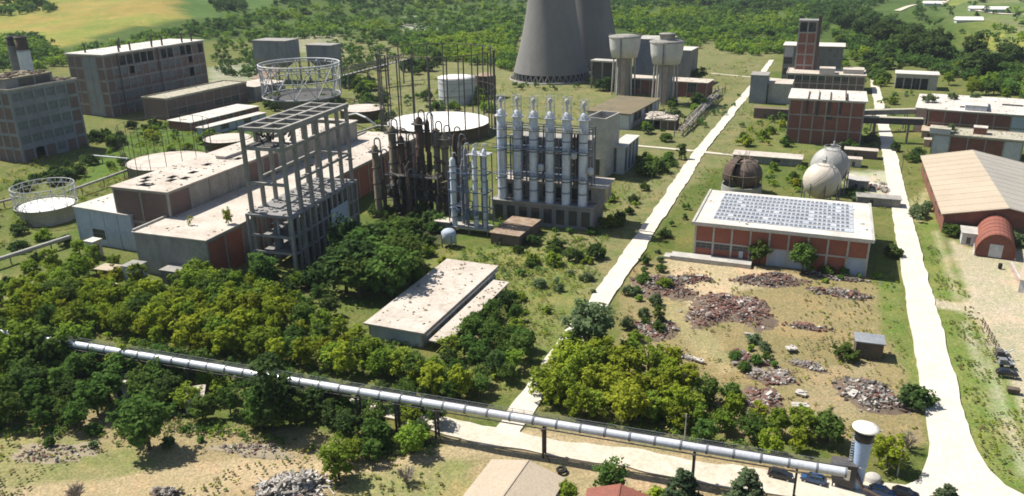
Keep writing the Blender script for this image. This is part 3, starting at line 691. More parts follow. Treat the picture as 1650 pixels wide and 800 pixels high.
# block behind and its brick tower
a = at(1268, 122, 9.); b = at(1395, 130, 9.)
t = block('factory_block', 'low grey and brick block behind the square red block', 'building', (a.x, a.y), 0, 46, 26, 10, {'front': (10, ['wwwwwbwwbb', 'bbbbbbbbbb'])}, wall='brick_dull', frame='concrete_light', roof='roof_pale', over=.5, parapet=.4, debris=40, seed=15)
rooftop(t, 'roof_box', 19, 3, 10.4, 9, 9, 3.2, 'concrete_light', 'roof_pale')
rooftop(t, 'roof_box', 33, 8, 10.4, 12, 12, 2.4, 'concrete_light', 'roof_pale')
q = at(1290, 126, 0)
t = block('brick_tower', 'slender red brick tower with concrete bands rising behind the square red block', 'tower', (-21, 560), 0, 11.5, 13, 41, {'front': (2, ['oo', 'bb', 'bb', 'bb', 'bb', 'bb']), 'right': (2, ['ob', 'bb', 'bb', 'bb', 'bb', 'bb'])}, wall='brick', frame='concrete_grey', roof='concrete_dim', cw=.9, bh=1., over=.3, seed=16)
mb = MB(); mb.box(11.7, 13.6, -.6, 1.6, -1, 44.5); mb.build('lift_shaft', 'rust', t)
t = block('factory_block', 'grey block with a pale roof behind the slender brick tower', 'building', (-30, 590), 0, 38, 22, 22, {'front': (6, ['cbbbbb', 'wbbbbb', 'wbbbbb'])}, wall='concrete_dim', wall2='plaster_white', roof='roof_white', over=1., seed=17)
t = block('silo_house', 'plain grey concrete house by the road left of the brick tower', 'building', (-41.5, 486), 0, 9.5, 14, 16, {}, wall='concrete_bluish', frame='concrete_bluish', roof='concrete_grey', seed=18)
t = block('annex_building', 'pale sloping annex between the plain grey house and the low block', 'building', (-31.6, 490), 0, 13, 18, 11, {}, wall='concrete_light', frame='concrete_grey', roof='roof_pale', seed=19)
hut('lean_to', 'dark low brick lean-to in front of the plain grey house', 1214, 190, 18, 5, 5, 0, 'brick_dull', 'roof_brown')
# ---- right-hand complex
hR = 11.5; a = at(1497, 177, hR); b = at(1470, 150, hR)
holes = {(7, 5), (8, 5), (3, 2)}
t = block('factory_block', 'wide two-storey brick block at right with a whitish overgrown roof', 'building', (a.x, a.y), -7, 62, 46, hR, {'front': (9, ['bbbbbccbb', 'bbbbbccbb']), 'left': (6, ['bbbbbb', 'wbbbwb'])}, wall='brick', frame='concrete_grey', wall2='plaster_blue', roof='roof_white', cw=.5, over=.6, rt=.5, debris=160, seed=20, slab=slab_holes(holes, 14, 10))
rooftop(t, 'roof_box', 15, 2, hR+.5, 9, 22, 2.3, 'plaster_white', 'roof_white')
mb = MB(); mb.box(-5.6, -.6, 2, 44, -1, hR-.2); mb.build('side_wing', 'brick_pink', t)
mb = MB(); mb.box(-6.2, -.65, 1.5, 44.5, hR-.19, hR+.3); mb.build('wing_roof', 'roof_white', t)
tufts = MB()
hF = 8.5; a = at(1497, 216, hF)
t = block('factory_block', 'one-storey brick range with white end bays in front of the wide block', 'building', (a.x+1.5, a.y), -9, 34, 17, hF, {'front': (5, ['cbbbc'])}, wall='brick', frame='concrete_grey', wall2='plaster_white', roof='roof_mossy', cw=.5, over=.5, parapet=.3, debris=80, seed=21)
rooftop(t, 'stair_box', -1.5, -.6, hF+.5, 8, 7, 2.0, 'plaster_white', 'roof_mossy')
rooftop(t, 'roof_box', 15, 6, hF+.5, 5, 5, 2.6, 'brick', 'roof_white')
hut('annex_building', 'low tan annex beside the road under the footbridge', 1484, 222, 8, 16, 3.2, -6, 'brick_pink', 'roof_tan', cat='building')
hut('annex_building', 'flat pink walled annex south of the low tan annex', 1488, 236, 8, 5, 3., -6, 'brick_pink', 'roof_mossy', cat='building')
# ---- small open building up the road
a = at(1441, 142, 0)
t = block('workshop', 'small pale roofed workshop with an open dark front, up the right road', 'building', (a.x, a.y), -3, 24, 15, 8.6, {'front': (5, ['ooooc'])}, wall='concrete_light', frame='concrete_light', wall2='concrete_light', roof='roof_white', cw=.5, bh=2., over=.7, rt=.7, seed=22)
# ---- bridges across the right road
def gallery(label, p, q, z, wd, hh, m, m2):
    t = thing('footbridge', label, 'bridge', (0, 0, 0)); p = Vector((*p, z)); q = Vector((*q, z)); d = q-p; s = Vector((-d.y, d.x, 0)).normalized()*wd/2
    mb = MB(); mb.bar(p, q, wd, .5); mb.build('deck', m, t)
    mb = MB(); mb.bar(p+s+Vector((0, 0, hh/2+.26)), q+s+Vector((0, 0, hh/2+.26)), .2, hh); mb.bar(p-s+Vector((0, 0, hh/2+.26)), q-s+Vector((0, 0, hh/2+.26)), .2, hh); mb.build('parapet', m, t)
    mb = MB(); mb.bar(p+Vector((0, 0, hh+.42)), q+Vector((0, 0, hh+.42)), wd+.5, .3); mb.build('roof', m2, t)
    for u in (.22, .78):
        mb = MB(); k = p+d*u
        for e in (s*.8, -s*.8): mb.bar((k.x+e.x, k.y+e.y, -1), (k.x+e.x, k.y+e.y, z-.26), .5)
        mb.build('pier', 'concrete_grey', t)
gallery('nearer dark covered bridge crossing the right road', (17.5, 402), (43, 405), 8.6, 3, 2.2, 'steel_dark', 'roof_mossy')
gallery('farther pale green bridge crossing the right road', (17.5, 424), (44, 436), 8.2, 3, 1.6, 'concrete_dim', 'roof_mossy')

# ---- big tan shed with a ridge, barrel shed
a = at(1497, 252, 6.)
def ridge_shed():
    t = thing('storage_shed', 'large tan ridged roof shed at the right edge', 'shed', (39.5, 272.5, 0), 0)
    L, W, h0, h1 = 34, 78, 6.2, 9.6
    mb = MB(); th = .3
    mb.add([(0, 0, -1), (L, 0, -1), (L, 0, h0), (L*.5, 0, h1-.2), (0, 0, h0), (0, th, -1), (L, th, -1), (L, th, h0), (L*.5, th, h1-.2), (0, th, h0)], [(0, 1, 2, 3, 4), (9, 8, 7, 6, 5), (0, 4, 9, 5), (1, 6, 7, 2)])
    mb.box(0, th, th+.01, W, -1, h0); mb.box(L-th, L, th+.01, W, -1, h0); mb.box(th+.01, L-th-.01, W-th, W, -1, h0); mb.build('wall', 'brick', t)
    for k, (x0, x1) in enumerate(((-1, L*.5), (L+1, L*.5))):
        z0 = h0-.35; mb = MB(); vs = [(x0, -1, z0), (x1, -1, h1), (x1, W+1, h1), (x0, W+1, z0)]; vs = vs+[(x, y, z+.3) for x, y, z in vs]
        mb.add(vs, [(0, 1, 2, 3), (7, 6, 5, 4), (0, 4, 5, 1), (2, 6, 7, 3), (3, 7, 4, 0)]); mb.build('roof', ('roof_tan', 'roof_greyed')[k], t)
        mb = MB()
        for i in range(13): mb.bar((x0, i*W/12, z0+.33), (x1, i*W/12, h1+.33), .12, .06)
        mb.build('roof_seam', ('roof_tan', 'roof_greyed')[k], t)
    for i in range(5): mb = MB(); mb.box(-.08, -.003, 8+i*14, 14+i*14, 2.6, 4.6); mb.build('window', 'window_dark', t)
    mb = MB(); mb.box(4, 30, -.1, -.003, .2, 3.6); mb.build('door', 'timber', t)
ridge_shed()
def barrel():
    t = thing('barrel_shed', 'rust red barrel vaulted shed with a white door by the yard', 'shed', (46.3, 253.5, 0), math.radians(-7))
    R, Ly, n = 5.2, 27, 14; mb = MB(); o = []; i_ = []
    for k in range(n+1):
        a = PI-PI*k/n; o.append((R+R*math.cos(a), .6+6.6*math.sin(a))); i_.append((R+(R-.25)*math.cos(a), .6+6.35*math.sin(a)))
    vs = [(x, y, z) for y in (-.6, Ly) for x, z in o]+[(x, y, z) for y in (-.6, Ly) for x, z in i_]; m = n+1; fs = []
    for k in range(n): fs += [(k, k+1, m+k+1, m+k), (2*m+k+1, 2*m+k, 3*m+k, 3*m+k+1), (k+1, k, 2*m+k, 2*m+k+1), (m+k, m+k+1, 3*m+k+1, 3*m+k)]
    mb.add(vs, fs, 0, False); mb.build('vault', 'rust_red', t)
    mb = MB()
    for y in range(8): 
        pts = [(x, y*Ly/7.5, z+.06) for x, z in o]; mb.path(pts, .09, 4)
    mb.build('vault_rib', 'rust_red', t)
    mb = MB(); mb.add([(x, 0, z) for x, z in [(.25, -1)]+i_+[(2*R-.25, -1)]], [tuple(range(n+2, -1, -1))]); mb.add([(x, Ly-.5, z) for x, z in [(.25, -1)]+i_+[(2*R-.25, -1)]], [tuple(range(n+3))]); mb.build('end_wall', 'brick', t)
    mb = MB(); mb.box(R-1.7, R+1.7, -.1, -.004, 0, 3.9); mb.build('door', 'plaster_white', t)
    mb = MB(); mb.box(-.1, .25, 0, Ly-1, -1, .6); mb.box(2*R-.25, 2*R+.1, 0, Ly-1, -1, .6); mb.build('footing', 'plaster_white', t)
barrel()
hut('shed', 'grey flat roofed lean-to between the tan shed and the barrel shed', 1548, 392, 4.6, 7, 3.2, -4, 'plaster_white', 'concrete_light')
hut('shed', 'pale roofed low shed cut off at the right edge of the yard', 1640, 470, 14, 16, 3.2, -14, 'plaster_white', 'roof_tan')
hut('hut', 'lone dark hut with a grey lid on the rubble lot', 1377, 574, 5.6, 4.2, 3.6, 3, 'timber', 'concrete_bluish')
# ---- long low slab between the paths
a = at(1186, 249, 3.)
block('shed', 'long low shed with a pale strip of roof behind the rusty sphere', 'shed', (-33.6, 343.5), -.5, 27.5, 8, 2.8, {'front': (7, ['bwbbwbb'])}, wall='concrete_dim', roof='roof_pale', over=.5, floors=False, seed=24)
hut('shed', 'long dark shed with pale roof behind the white spheres', 1360, 253, 13, 5, 3.2, -1, 'brick_dull', 'roof_pale')
hut('shed', 'small cream roofed box beside the white spheres', 1366, 268, 5, 4, 3, 0, 'concrete_light', 'roof_pale')
hut('pump_house', 'small grey pump house right of the front white sphere', 1366, 305, 7, 6, 3.4, 2, 'concrete_dim', 'concrete_light')
hut('shed', 'flat grey shed behind the warehouse corner', 1380, 330, 14, 5, 2.8, 2, 'concrete_dim', 'concrete_grey')
# ---- around the water towers
a = at(953, 177, 7.); 
block('workshop', 'broad workshop with a flat mossy brown roof under the water towers', 'building', (-113.5, 396), -6, 23, 48, 7.4, {'front': (4, ['bwwb']), 'right': (8, ['bwwbwwbb'])}, wall='plaster_white', roof='roof_brown', over=.8, rt=.5, seed=25)
block('factory_block', 'grey double height block behind the left water tower', 'building', (-128, 560), -4, 24, 24, 27, {'front': (3, ['bbb', 'bbb'])}, wall='concrete_bluish', frame='concrete_bluish', roof='concrete_light', seed=26)
block('annex_building', 'pale grey stepped block between the two water towers', 'building', (-104, 545), -4, 18, 22, 22, {}, wall='concrete_dim', frame='concrete_dim', roof='roof_white', seed=27)
block('annex_building', 'low brick range with pale roof behind the water tower legs', 'building', (-121, 500), -6, 54, 15, 9, {'front': (9, ['bwbbwbbwb'])}, wall='brick', roof='roof_pale', over=.6, seed=28, debris=30)
a = at(1040, 207, 0)
t = block('ruin', 'ruined shed with a collapsed pale roof below the right water tower', 'ruin', (a.x, a.y), 4, 15, 17, 4.6, {'front': (4, ['bobb'])}, wall='timber', roof='roof_pale', over=.5, seed=29, slab=slab_holes({(1, 2), (3, 3), (2, 0)}, 5, 5), floors=False)
mb = MB(); mb.torn(0, 15, 0, 17, 4.9, 120, 91, size=(.8, 3), hh=.9); tag(mb.build('roof_rubble', 'roof_pale', t), kind='stuff')
# ---- block and annexe right of the column battery
a = at(946.5, 188, 24.); 
t = thing('lift_block', 'tall tan concrete block open at the top, right of the column battery', 'building', (-87, 301, 0), math.radians(-8))
L, W, h = 8.6, 14.5, 24.; mb = MB(); e = .5
mb.box(0, L, 0, e, -1, h); mb.box(0, L, W-e, W, -1, h); mb.box(0, e, e, W-e, -1, h); mb.box(L-e, L, e, W-e, -1, h); mb.build('wall', 'concrete_light', t)
mb = MB(); mb.box(e, L-e, e, W-e, h-4.5, h-4); mb.build('inner_floor', 'rust', t)
each('opening', 'window_dark', t, [(2.2, 6.4, -.07, -.003, 1, 7.2)]); each('lintel', 'concrete_dim', t, [(1.8, 6.8, -.2, -.003, 7.4, 7.8)])
t = block('annex_building', 'white annex with tall bluish windows beside the tan open block', 'building', (-78.2, 309), -2, 5.4, 22, 11., {'right': (4, ['WWWW']), 'front': (2, ['Wb'])}, wall='plaster_white', frame='plaster_white', pane='window_blue', roof='roof_white', cw=1., over=.4, seed=30)
a = at(791, 385, 3.6)
hut('shed', 'low shed with a rust streaked flat roof in the scrub', 791, 392, 9.6, 17, 3.4, -3, 'brick_dull', 'roof_rusty')
hut('shed', 'tiny flat grey shed beside the bluish tank', 702, 372, 5, 4, 3.2, 0, 'concrete_dim', 'roof_pale')
# ---- houses at the bottom edge
def gable(label, x, y, L, W, h0, h1, rot, roof, ridge='y'):
    t = thing('house', label, 'house', (x, y, 0), math.radians(rot)); mb = MB(); th = .25
    for y0 in (0, W-th): mb.add([(0, y0, -1), (L, y0, -1), (L, y0, h0), (L/2, y0, h1-.15), (0, y0, h0), (0, y0+th, -1), (L, y0+th, -1), (L, y0+th, h0), (L/2, y0+th, h1-.15), (0, y0+th, h0)], [(0, 1, 2, 3, 4), (9, 8, 7, 6, 5), (0, 4, 9, 5), (1, 6, 7, 2)])
    mb.box(0, th, th, W-th, -1, h0); mb.box(L-th, L, th, W-th, -1, h0); mb.build('wall', 'plaster_white', t)
    for x0 in (-.6, L+.6):
        mb = MB(); vs = [(x0, -.6, h0-.3), (L/2, -.6, h1), (L/2, W+.6, h1), (x0, W+.6, h0-.3)]; vs += [(a, b, c+.22) for a, b, c in vs]
        mb.add(vs, [(0, 1, 2, 3), (7, 6, 5, 4), (0, 4, 5, 1), (2, 6, 7, 3), (3, 7, 4, 0)]); mb.build('roof', roof, t)
    mb = MB(); mb.box(L/2-.18, L/2+.18, -.6, W+.6, h1+.15, h1+.3); mb.build('ridge_cap', roof, t)
    mb = MB(); mb.box(L+.003, L+.06, W*.3, W*.3+1.4, 1, 2.2); mb.build('window', 'window_dark', t)
    mb = MB(); mb.box(L+.003, L+.06, W*.55, W*.55+1., 0, 2.1); mb.build('door', 'timber', t)
    return t
gable('house with a plain tan roof at the bottom edge', -47.2, 88, 12.6, 18.6, 3.2, 4.6, -3, 'roof_tan')
gable('house with a reddish roof at the bottom edge', -26.6, 92, 9.5, 13.4, 2.8, 4.2, 8, 'rust_red')
hut('shed', 'small shed roof half hidden among the trees left of the tall dark tree', 300, 665, 3.4, 4, 2.6, 35, 'plaster_white', 'roof_pale', tilt=.6)
hut('shed', 'pale hut in a gap of the thicket farthest left', 183, 640, 3, 3, 3.4, 20, 'plaster_white', 'roof_pale')
# ---- far farm sheds
def barn(label, px, py, L, W, h):
    x, y, z = at_many([px], [py]); t = thing('barn', label, 'barn', (x[0], y[0], z[0]), .1); mb = MB(); mb.box(0, L, 0, W, -2, h); mb.build('wall', 'plaster_white', t)
    mb = MB(); mb.add([(-1, -1, h+.003), (L+1, -1, h+.003), (L+1, W/2, h+3), (-1, W/2, h+3), (L+1, W+1, h+.003), (-1, W+1, h+.003)], [(0, 1, 2, 3), (3, 2, 4, 5), (1, 4, 2), (0, 3, 5), (0, 5, 4, 1)]); mb.build('roof', 'dome_white', t)
barn('white farm shed nearest the far valley road', 1489, 11, 22, 12, 3); barn('left white farm shed beside the far track', 1563, 19, 16, 11, 3); barn('right white farm shed beside the far track', 1585, 21, 28, 14, 3.4)
barn('low bluish farm shed among the far fields', 1541, 38, 24, 11, 3)

# ================================================================== INDUSTRIAL STRUCTURES
# ---- two cooling towers
def cooling(label, cx, cy, rb, hh):
    t = thing('cooling_tower', label, 'cooling tower', (cx, cy, 0), 0, 'twin cooling towers'); n = 56
    zt = hh*.78; rt_ = rb*.575; k = (zt-5)/math.sqrt((rb/rt_)**2-1); prof = []
    for i in range(25):
        z = 5+(hh-5)*i/24; prof.append((rt_*math.sqrt(1+((z-zt)/k)**2), z))
    inner = [(r-.6, z) for r, z in prof[::-1]]
    mb = MB(); mb.lathe(prof+inner+[prof[0]], n=n, cap=False, bottom=False); mb.build('shell', 'tower_shell', t)
    mb = MB()
    for i in range(40):
        a = 2*PI*i/40; b = a+PI/40; c = a-PI/40; r0 = rb+1.2
        mb.bar((r0*math.cos(a), r0*math.sin(a), -.5), ((rb-.3)*math.cos(b), (rb-.3)*math.sin(b), 5.2), .5); mb.bar((r0*math.cos(a), r0*math.sin(a), -.5), ((rb-.3)*math.cos(c), (rb-.3)*math.sin(c), 5.2), .5)
    mb.build('diagonal_columns', 'concrete_dim', t)
    mb = MB(); mb.lathe([(rb+3, -1), (rb+3, .9), (rb+2.4, .9), (rb+2.4, -.4), (0, -.4)], n=n, cap=False, bottom=False); mb.build('basin', 'concrete_grey', t)
    mb = MB(); mb.lathe([(rb-2, -.3), (rb-2, 4.6), (0, 4.6)], n=32, cap=False, bottom=False); mb.build('fill_pack', 'steel_dark', t)
cooling('nearer cooling tower, its left flank lit, cut off by the top edge', -184, 546, 26.6, 92)
cooling('farther cooling tower mostly hidden behind the nearer one', -175.3, 605, 27.2, 92)
# basin gantry at the foot of the tower
q = at(955, 142, 0)
t = thing('pump_gantry', 'tall open concrete gantry with pale roof at the foot of the cooling tower', 'gantry', (q.x-2, q.y, 0), math.radians(-8))
mb = MB(); mb.box(0, 17, 0, 9, 17, 18); mb.build('roof', 'concrete_light', t)
for x in (.3, 8, 16.2):
    for y in (.3, 8.2): mb = MB(); mb.box(x, x+.9, y, y+.9, -1, 16.997); mb.build('leg', 'concrete_dim', t)
mb = MB(); mb.box(.5, 16.8, 4, 4.4, 2, 16.9); mb.build('back_panel', 'steel_dark', t)
# ---- water towers
def water_tower(label, px, py, hat):
    p = at(px, py, 0); t = thing('water_tower', label, 'water tower', (p.x, p.y, 0), 0, 'pair of concrete water towers'); z0 = 22.8
    mb = MB(); mb.lathe([(4.6, -1), (4.5, 8), (4.2, 18), (4.4, z0)], n=20); mb.build('shaft', 'concrete_grey', t)
    mb = MB(); mb.box(-.6, 1.9, -4.75, -4.2, -1, z0-1); mb.build('shaft_panel', 'brick_pink', t)
    for i in range(6):
        a = 2*PI*i/6+.45; mb = MB(); mb.tube((7.4*math.cos(a), 7.4*math.sin(a), -1), (6.6*math.cos(a), 6.6*math.sin(a), z0+.6), .5, n=8); mb.build('strut', 'concrete_light', t)
    mb = MB(); mb.lathe([(2, z0), (8.0, z0+.2), (9.1, z0+6), (9.7, z0+11.5), (9.8, z0+12.2)], n=36); mb.build('bowl', 'tower_white', t)
    mb = MB(); mb.lathe([(10.05, z0+12.2), (10.05, z0+12.9), (4, z0+13.7), (0, z0+13.9)], n=36); mb.build('roof', 'concrete_grey', t)
    mb = MB(); mb.box(-.5, .35, -9.85, -9.1, 2, z0+12); mb.tube((-.1, -9.5, 0), (-.1, -9.5, z0+12), .3, n=6); mb.build('ladder_shaft', 'steel_grey', t)
    if hat:
        mb = MB(); mb.lathe([(4.4, z0+13.4), (4.4, z0+16.6), (4.7, z0+16.6), (4.7, z0+17.1), (0, z0+17.3)], n=24, bottom=False); mb.build('cupola', 'concrete_grey', t)
    mb = MB(); R = 9.9
    for i in range(24): a = 2*PI*i/24; mb.tube((R*math.cos(a), R*math.sin(a), z0+12.9), (R*math.cos(a), R*math.sin(a), z0+13.9), .06, n=4)
    mb.ring((0, 0, z0+13.9), R, .07, n=24, m=4); mb.build('railing', 'steel_grey', t)
water_tower('left water tower, a plain white concrete bowl without a cupola', 1004, 152, False)
water_tower('right water tower with a round grey cupola on its white bowl', 1070, 166, True)
# ---- gasholders
def gasholder(label, cx, cy, R, h, top, frame=None, polec='steel_dark', wallm='concrete_light', dome=.0):
    t = thing('gas_holder', label, 'gas holder', (cx, cy, 0))
    mb = MB(); mb.lathe([(R, -1), (R, h-.35), (R+.25, h-.35), (R+.25, h)], n=48, cap=False); mb.build('tank_wall', wallm, t)
    mb = MB(); mb.lathe([(R+.2, h+.002), (R*.75, h+dome*.5), (R*.4, h+dome*.85), (0, h+dome)], n=48, bottom=False); mb.build('crown', top, t)
    mb = MB()
    for i in range(24): a = 2*PI*i/24; mb.tube(((R+.3)*math.cos(a), (R+.3)*math.sin(a), h), ((R+.3)*math.cos(a), (R+.3)*math.sin(a), h+1.1), .05, n=4)
    mb.ring((0, 0, h+1.1), R+.3, .06, n=48, m=4); mb.build('rail', 'steel_grey', t)
    if frame:
        n, hp, r, Rp = frame
        for i in range(n): a = 2*PI*i/n+.2; mb = MB(); mb.tube((Rp*math.cos(a), Rp*math.sin(a), -1), (Rp*math.cos(a), Rp*math.sin(a), hp), r, n=5); mb.build('guide_pole', polec, t)
        mb = MB(); mb.ring((0, 0, hp-.2), Rp, r*.75, n=n*2, m=4); mb.ring((0, 0, hp*.55), Rp, r*.4, n=n*2, m=4); mb.build('guide_ring', polec, t)
    return t
p = at(707, 194, 6.5); gasholder('largest gas holder with a glaring white domed crown and tall black guide poles', p.x, p.y, 25.5, 6, 'dome_white', (22, 41, .34, 28.6), wallm='timber', dome=1.2)
p = at(272, 258.6, 5.); gasholder('broad tan topped gas holder with thin poles behind the tall hall', p.x, p.y, 16.5, 5, 'dome_tan', (18, 21, .13, 17.8), wallm='concrete_dim', dome=.5)
p = at(366, 222.6, 5.); gasholder('small tan topped round tank left of the concrete frame', p.x, p.y, 10.5, 5, 'dome_tan', None, wallm='timber', dome=.3)
p = at(75, 330, 5.); t = gasholder('small white topped gas holder with a pale lattice ring, far left', p.x, p.y, 8.8, 5, 'dome_white', None, wallm='concrete_light', dome=.3)
def lattice_cage(t, R, z0, z1, n, r, m, name='lattice_cage', flare=1.0, mid=True):
    A = [(R*math.cos(2*PI*i/n), R*math.sin(2*PI*i/n), z0) for i in range(n)]; B = [(R*flare*math.cos(2*PI*i/n), R*flare*math.sin(2*PI*i/n), z1) for i in range(n)]
    mb = MB()
    for i in range(n):
        mb.tube(A[i], B[i], r*.8, n=4); j = (i+1) % n
        if i % 2 == 0: mb.tube(A[i], B[j], r*.7, n=4); mb.tube(B[i], A[j], r*.7, n=4)
        else: mb.tube(A[i], B[j], r*.7, n=4); mb.tube(B[i], A[j], r*.7, n=4)
    mb.build('brace', m, t)
    mb = MB(); mb.ring((0, 0, z1), R*flare, r*1.3, n=n*2); mb.ring((0, 0, z1-1.6), R*flare, r, n=n*2, m=4)
    for i in range(n*2): a = 2*PI*i/n/2; mb.tube((R*flare*math.cos(a), R*flare*math.sin(a), z1), (R*flare*.93*math.cos(a), R*flare*.93*math.sin(a), z1-1.6), r*.7, n=4)
    mb.build('top_ring', m, t)
    mb = MB(); mb.ring((0, 0, z0), R, r*1.3, n=n*2); mb.build('foot_ring', m, t)
    if mid: mb = MB(); mb.ring((0, 0, (z0+z1)/2), R*(1+flare)/2, r, n=n*2, m=4); mb.build('middle_ring', m, t)
lattice_cage(t, 9.9, 5.2, 12, 14, .11, 'steel_pale', mid=False)
p = at(583, 173, 6.); gasholder('brown topped round tank right of the white lattice cage', p.x, p.y, 12, 5.6, 'dome_tan', None, wallm='timber', dome=.3)
p = at(487, 153, 4.5)
t = gasholder('gas holder crowned by a tall cage of white steel lattice', p.x, p.y, 23, 4, 'steel_dark', None, wallm='concrete_dim', dome=.4)
lattice_cage(t, 23.5, 4.6, 23.5, 11, .40, 'steel_pale', flare=1.03)
# ---- white tank and rusty tank by the tower
p = at(737, 164, 0)
t = thing('storage_tank', 'white cylindrical tank behind the black guide poles', 'tank', (p.x, p.y, 0))
mb = MB(); mb.lathe([(11.2, -1), (11.2, 14.5)], n=40, cap=False); mb.build('shell', 'plaster_white', t)
mb = MB(); mb.lathe([(11.35, 14.5), (11.35, 14.9), (5, 15.7), (0, 16)], n=40, bottom=False); mb.build('roof', 'dome_white', t)
mb = MB()
for z in (4, 8, 12): mb.ring((0, 0, z), 11.25, .12, n=40, m=4)
for i in range(14): a = -2.2+i*.11; mb.box(11.3*math.cos(a)-.5, 11.3*math.cos(a)+.5, 11.5*math.sin(a)-.4, 11.5*math.sin(a)+.3, .5+i, .62+i)
mb.build('stair_and_band', 'steel_grey', t)
p = at(783, 156, 0)
t = thing('storage_tank', 'rusty brown tank right of the white tank', 'tank', (p.x, p.y, 0))
mb = MB(); mb.lathe([(6.5, -1), (6.5, 13.5)], n=28, cap=False); mb.build('shell', 'rust', t); mb = MB(); mb.lathe([(6.6, 13.5), (3, 14.4), (0, 14.6)], n=28, bottom=False); mb.build('roof', 'roof_rusty', t)

# ---- battery of six white columns on a concrete podium
t = thing('column_battery', 'row of tall white and blue process columns on a dark podium', 'process plant', (-98.3, 236.5, 0), math.radians(1.5))
mb = MB(); mb.box(-2, 32.5, 0, 15, -1, 7.4); mb.build('podium', 'concrete_dim', t)
mb = MB(); mb.box(-2.5, 33, -.6, 4.2, 7.402, 7.75); mb.build('ledge', 'concrete_grey', t)
each('opening', 'window_dark', t, [(-1.2+i*4.3, 1.6+i*4.3, -.06, -.003, 1, 6) for i in range(8)])
mb = MB(); mb.box(-1.6, 35.2, 4.8, 15, 7.76, 13.2); mb.build('upper_wall', 'concrete_grey', t)
each('opening', 'window_dark', t, [(.5+i*4.6, 3.2+i*4.6, 4.72, 4.797, 8.6, 12.2) for i in range(7)]+[(35.203, 35.27, 6, 9, 8.6, 12)])
mb = MB(); mb.box(-2.4, 36.2, 3.9, 15.6, 13.202, 13.75); mb.build('upper_roof', 'roof_pale', t)
mb = MB(); mb.box(2, 29, 9, 15, 13.752, 27.5); mb.build('rear_panel', 'concrete_dim', t)
each('opening', 'window_dark', t, [(3.4+i*5.2, 6.6+i*5.2, 8.93, 8.997, *z) for i in range(5) for z in ((15, 21), (22, 26))])
mb = MB(); mb.box(1.4, 29.6, 8.4, 15.4, 27.502, 28); mb.build('rear_roof', 'concrete_grey', t)
rs = random.Random(3)
for i in range(6):
    x = 1.0+i*5.55; H_ = 37.5; r = 1.42; tw = []
    mb = MB(); mb.lathe([(r*1.05, 7.76), (r*1.05, 9), (r, 9.3), (r, 20), (r*1.02, 20.2), (r*1.02, 36), (r*.8, H_-.2), (.4, H_+.5)], c=(x, 1.6, 0), n=18); col_ = mb.build('column', 'steel_white', t)
    for z in (11.5, 15.2, 24.5, 28.5): mb = MB(); mb.lathe([(r*1.12, z), (r*1.12, z+.35)], c=(x, 1.6, 0), n=18); mb.build('flange', 'steel_grey' if i % 2 else 'steel_blue', col_)
    mb = MB(); mb.lathe([(r*1.5, 35.6), (r*1.5, 36)], c=(x, 1.6, 0), n=14); z1 = H_+5.2+rs.uniform(-.5, .6)
    for k in range(6):
        a = 2*PI*k/6; mb.tube((x+1.5*math.cos(a), 1.6+1.5*math.sin(a), 36), (x+1.5*math.cos(a), 1.6+1.5*math.sin(a), z1), .09, n=4)
    for z in (37.4, 39.6, z1-.2): mb.ring((x, 1.6, z), 1.5, .08, n=12, m=4)
    mb.tube((x, 1.6, H_), (x, 1.6, z1-1), .35, n=6); mb.lathe([(.7, z1-2.2), (.9, z1-1.6), (.5, z1-.8)], c=(x, 1.6, 0), n=10); mb.build('head_cage', 'steel_pale', col_)
    mb = MB(); mb.tube((x+1.9, 1.2, 8), (x+1.9, 1.2, 33), .16, n=5); mb.path([(x-1.8, 2.8, 9), (x-1.8, 2.8, 31), (x-.6, 2.3, 32)], .22, 5); mb.tube((x+2.6, 3., 14), (x+2.6, 3., 29), .3, n=6); mb.build('riser_pipe', 'steel_grey', col_)
    if i in (2, 4, 5): mb = MB(); mb.lathe([(.1, 0), (1.05, .5), (1.05, 2.3), (.1, 2.8)], c=(x+2.7, .8, 18.2 if i != 4 else 23.0), n=12); mb.build('small_vessel', 'steel_pale', t)
for z, m_ in ((16.6, 'steel_blue'), (25.6, 'steel_blue'), (31.6, 'steel_grey')):
    mb = MB(); mb.box(-1.2, 31, -.7, .0, z, z+.18); mb.box(-1.2, 31, 3.2, 5.0, z, z+.18)
    for i in range(33): mb.tube((-1.1+i, -.65, z+.2), (-1.1+i, -.65, z+1.2), .06, n=4)
    for dz in (.7, 1.2): mb.tube((-1.2, -.65, z+dz), (31, -.65, z+dz), .06, n=4)
    mb.build('walkway', m_, t)
mb = MB()
for x in (-1.4, 6.4, 14.8, 23, 31.2):
    for y in (3.9, 7.2): mb.bar((x, y, 13.75), (x, y, 33), .4)
for z in (18, 23, 28, 32.5): mb.bar((-1.4, 3.9, z), (31.2, 3.9, z), .3); mb.bar((-1.4, 7.2, z), (31.2, 7.2, z), .3)
mb.build('rear_frame', 'steel_grey', t)
# brown steel between the last two columns
mb = MB()
for z in (17, 20, 23, 26, 29): mb.box(24.2, 27.6, 3.2, 6.4, z, z+.2)
for k in range(4): mb.tube((24.5+k*.95, 3.0, 13.8), (24.5+k*.95, 3.0, 31), .35, n=6)
mb.build('rusted_stairwork', 'rust', t)
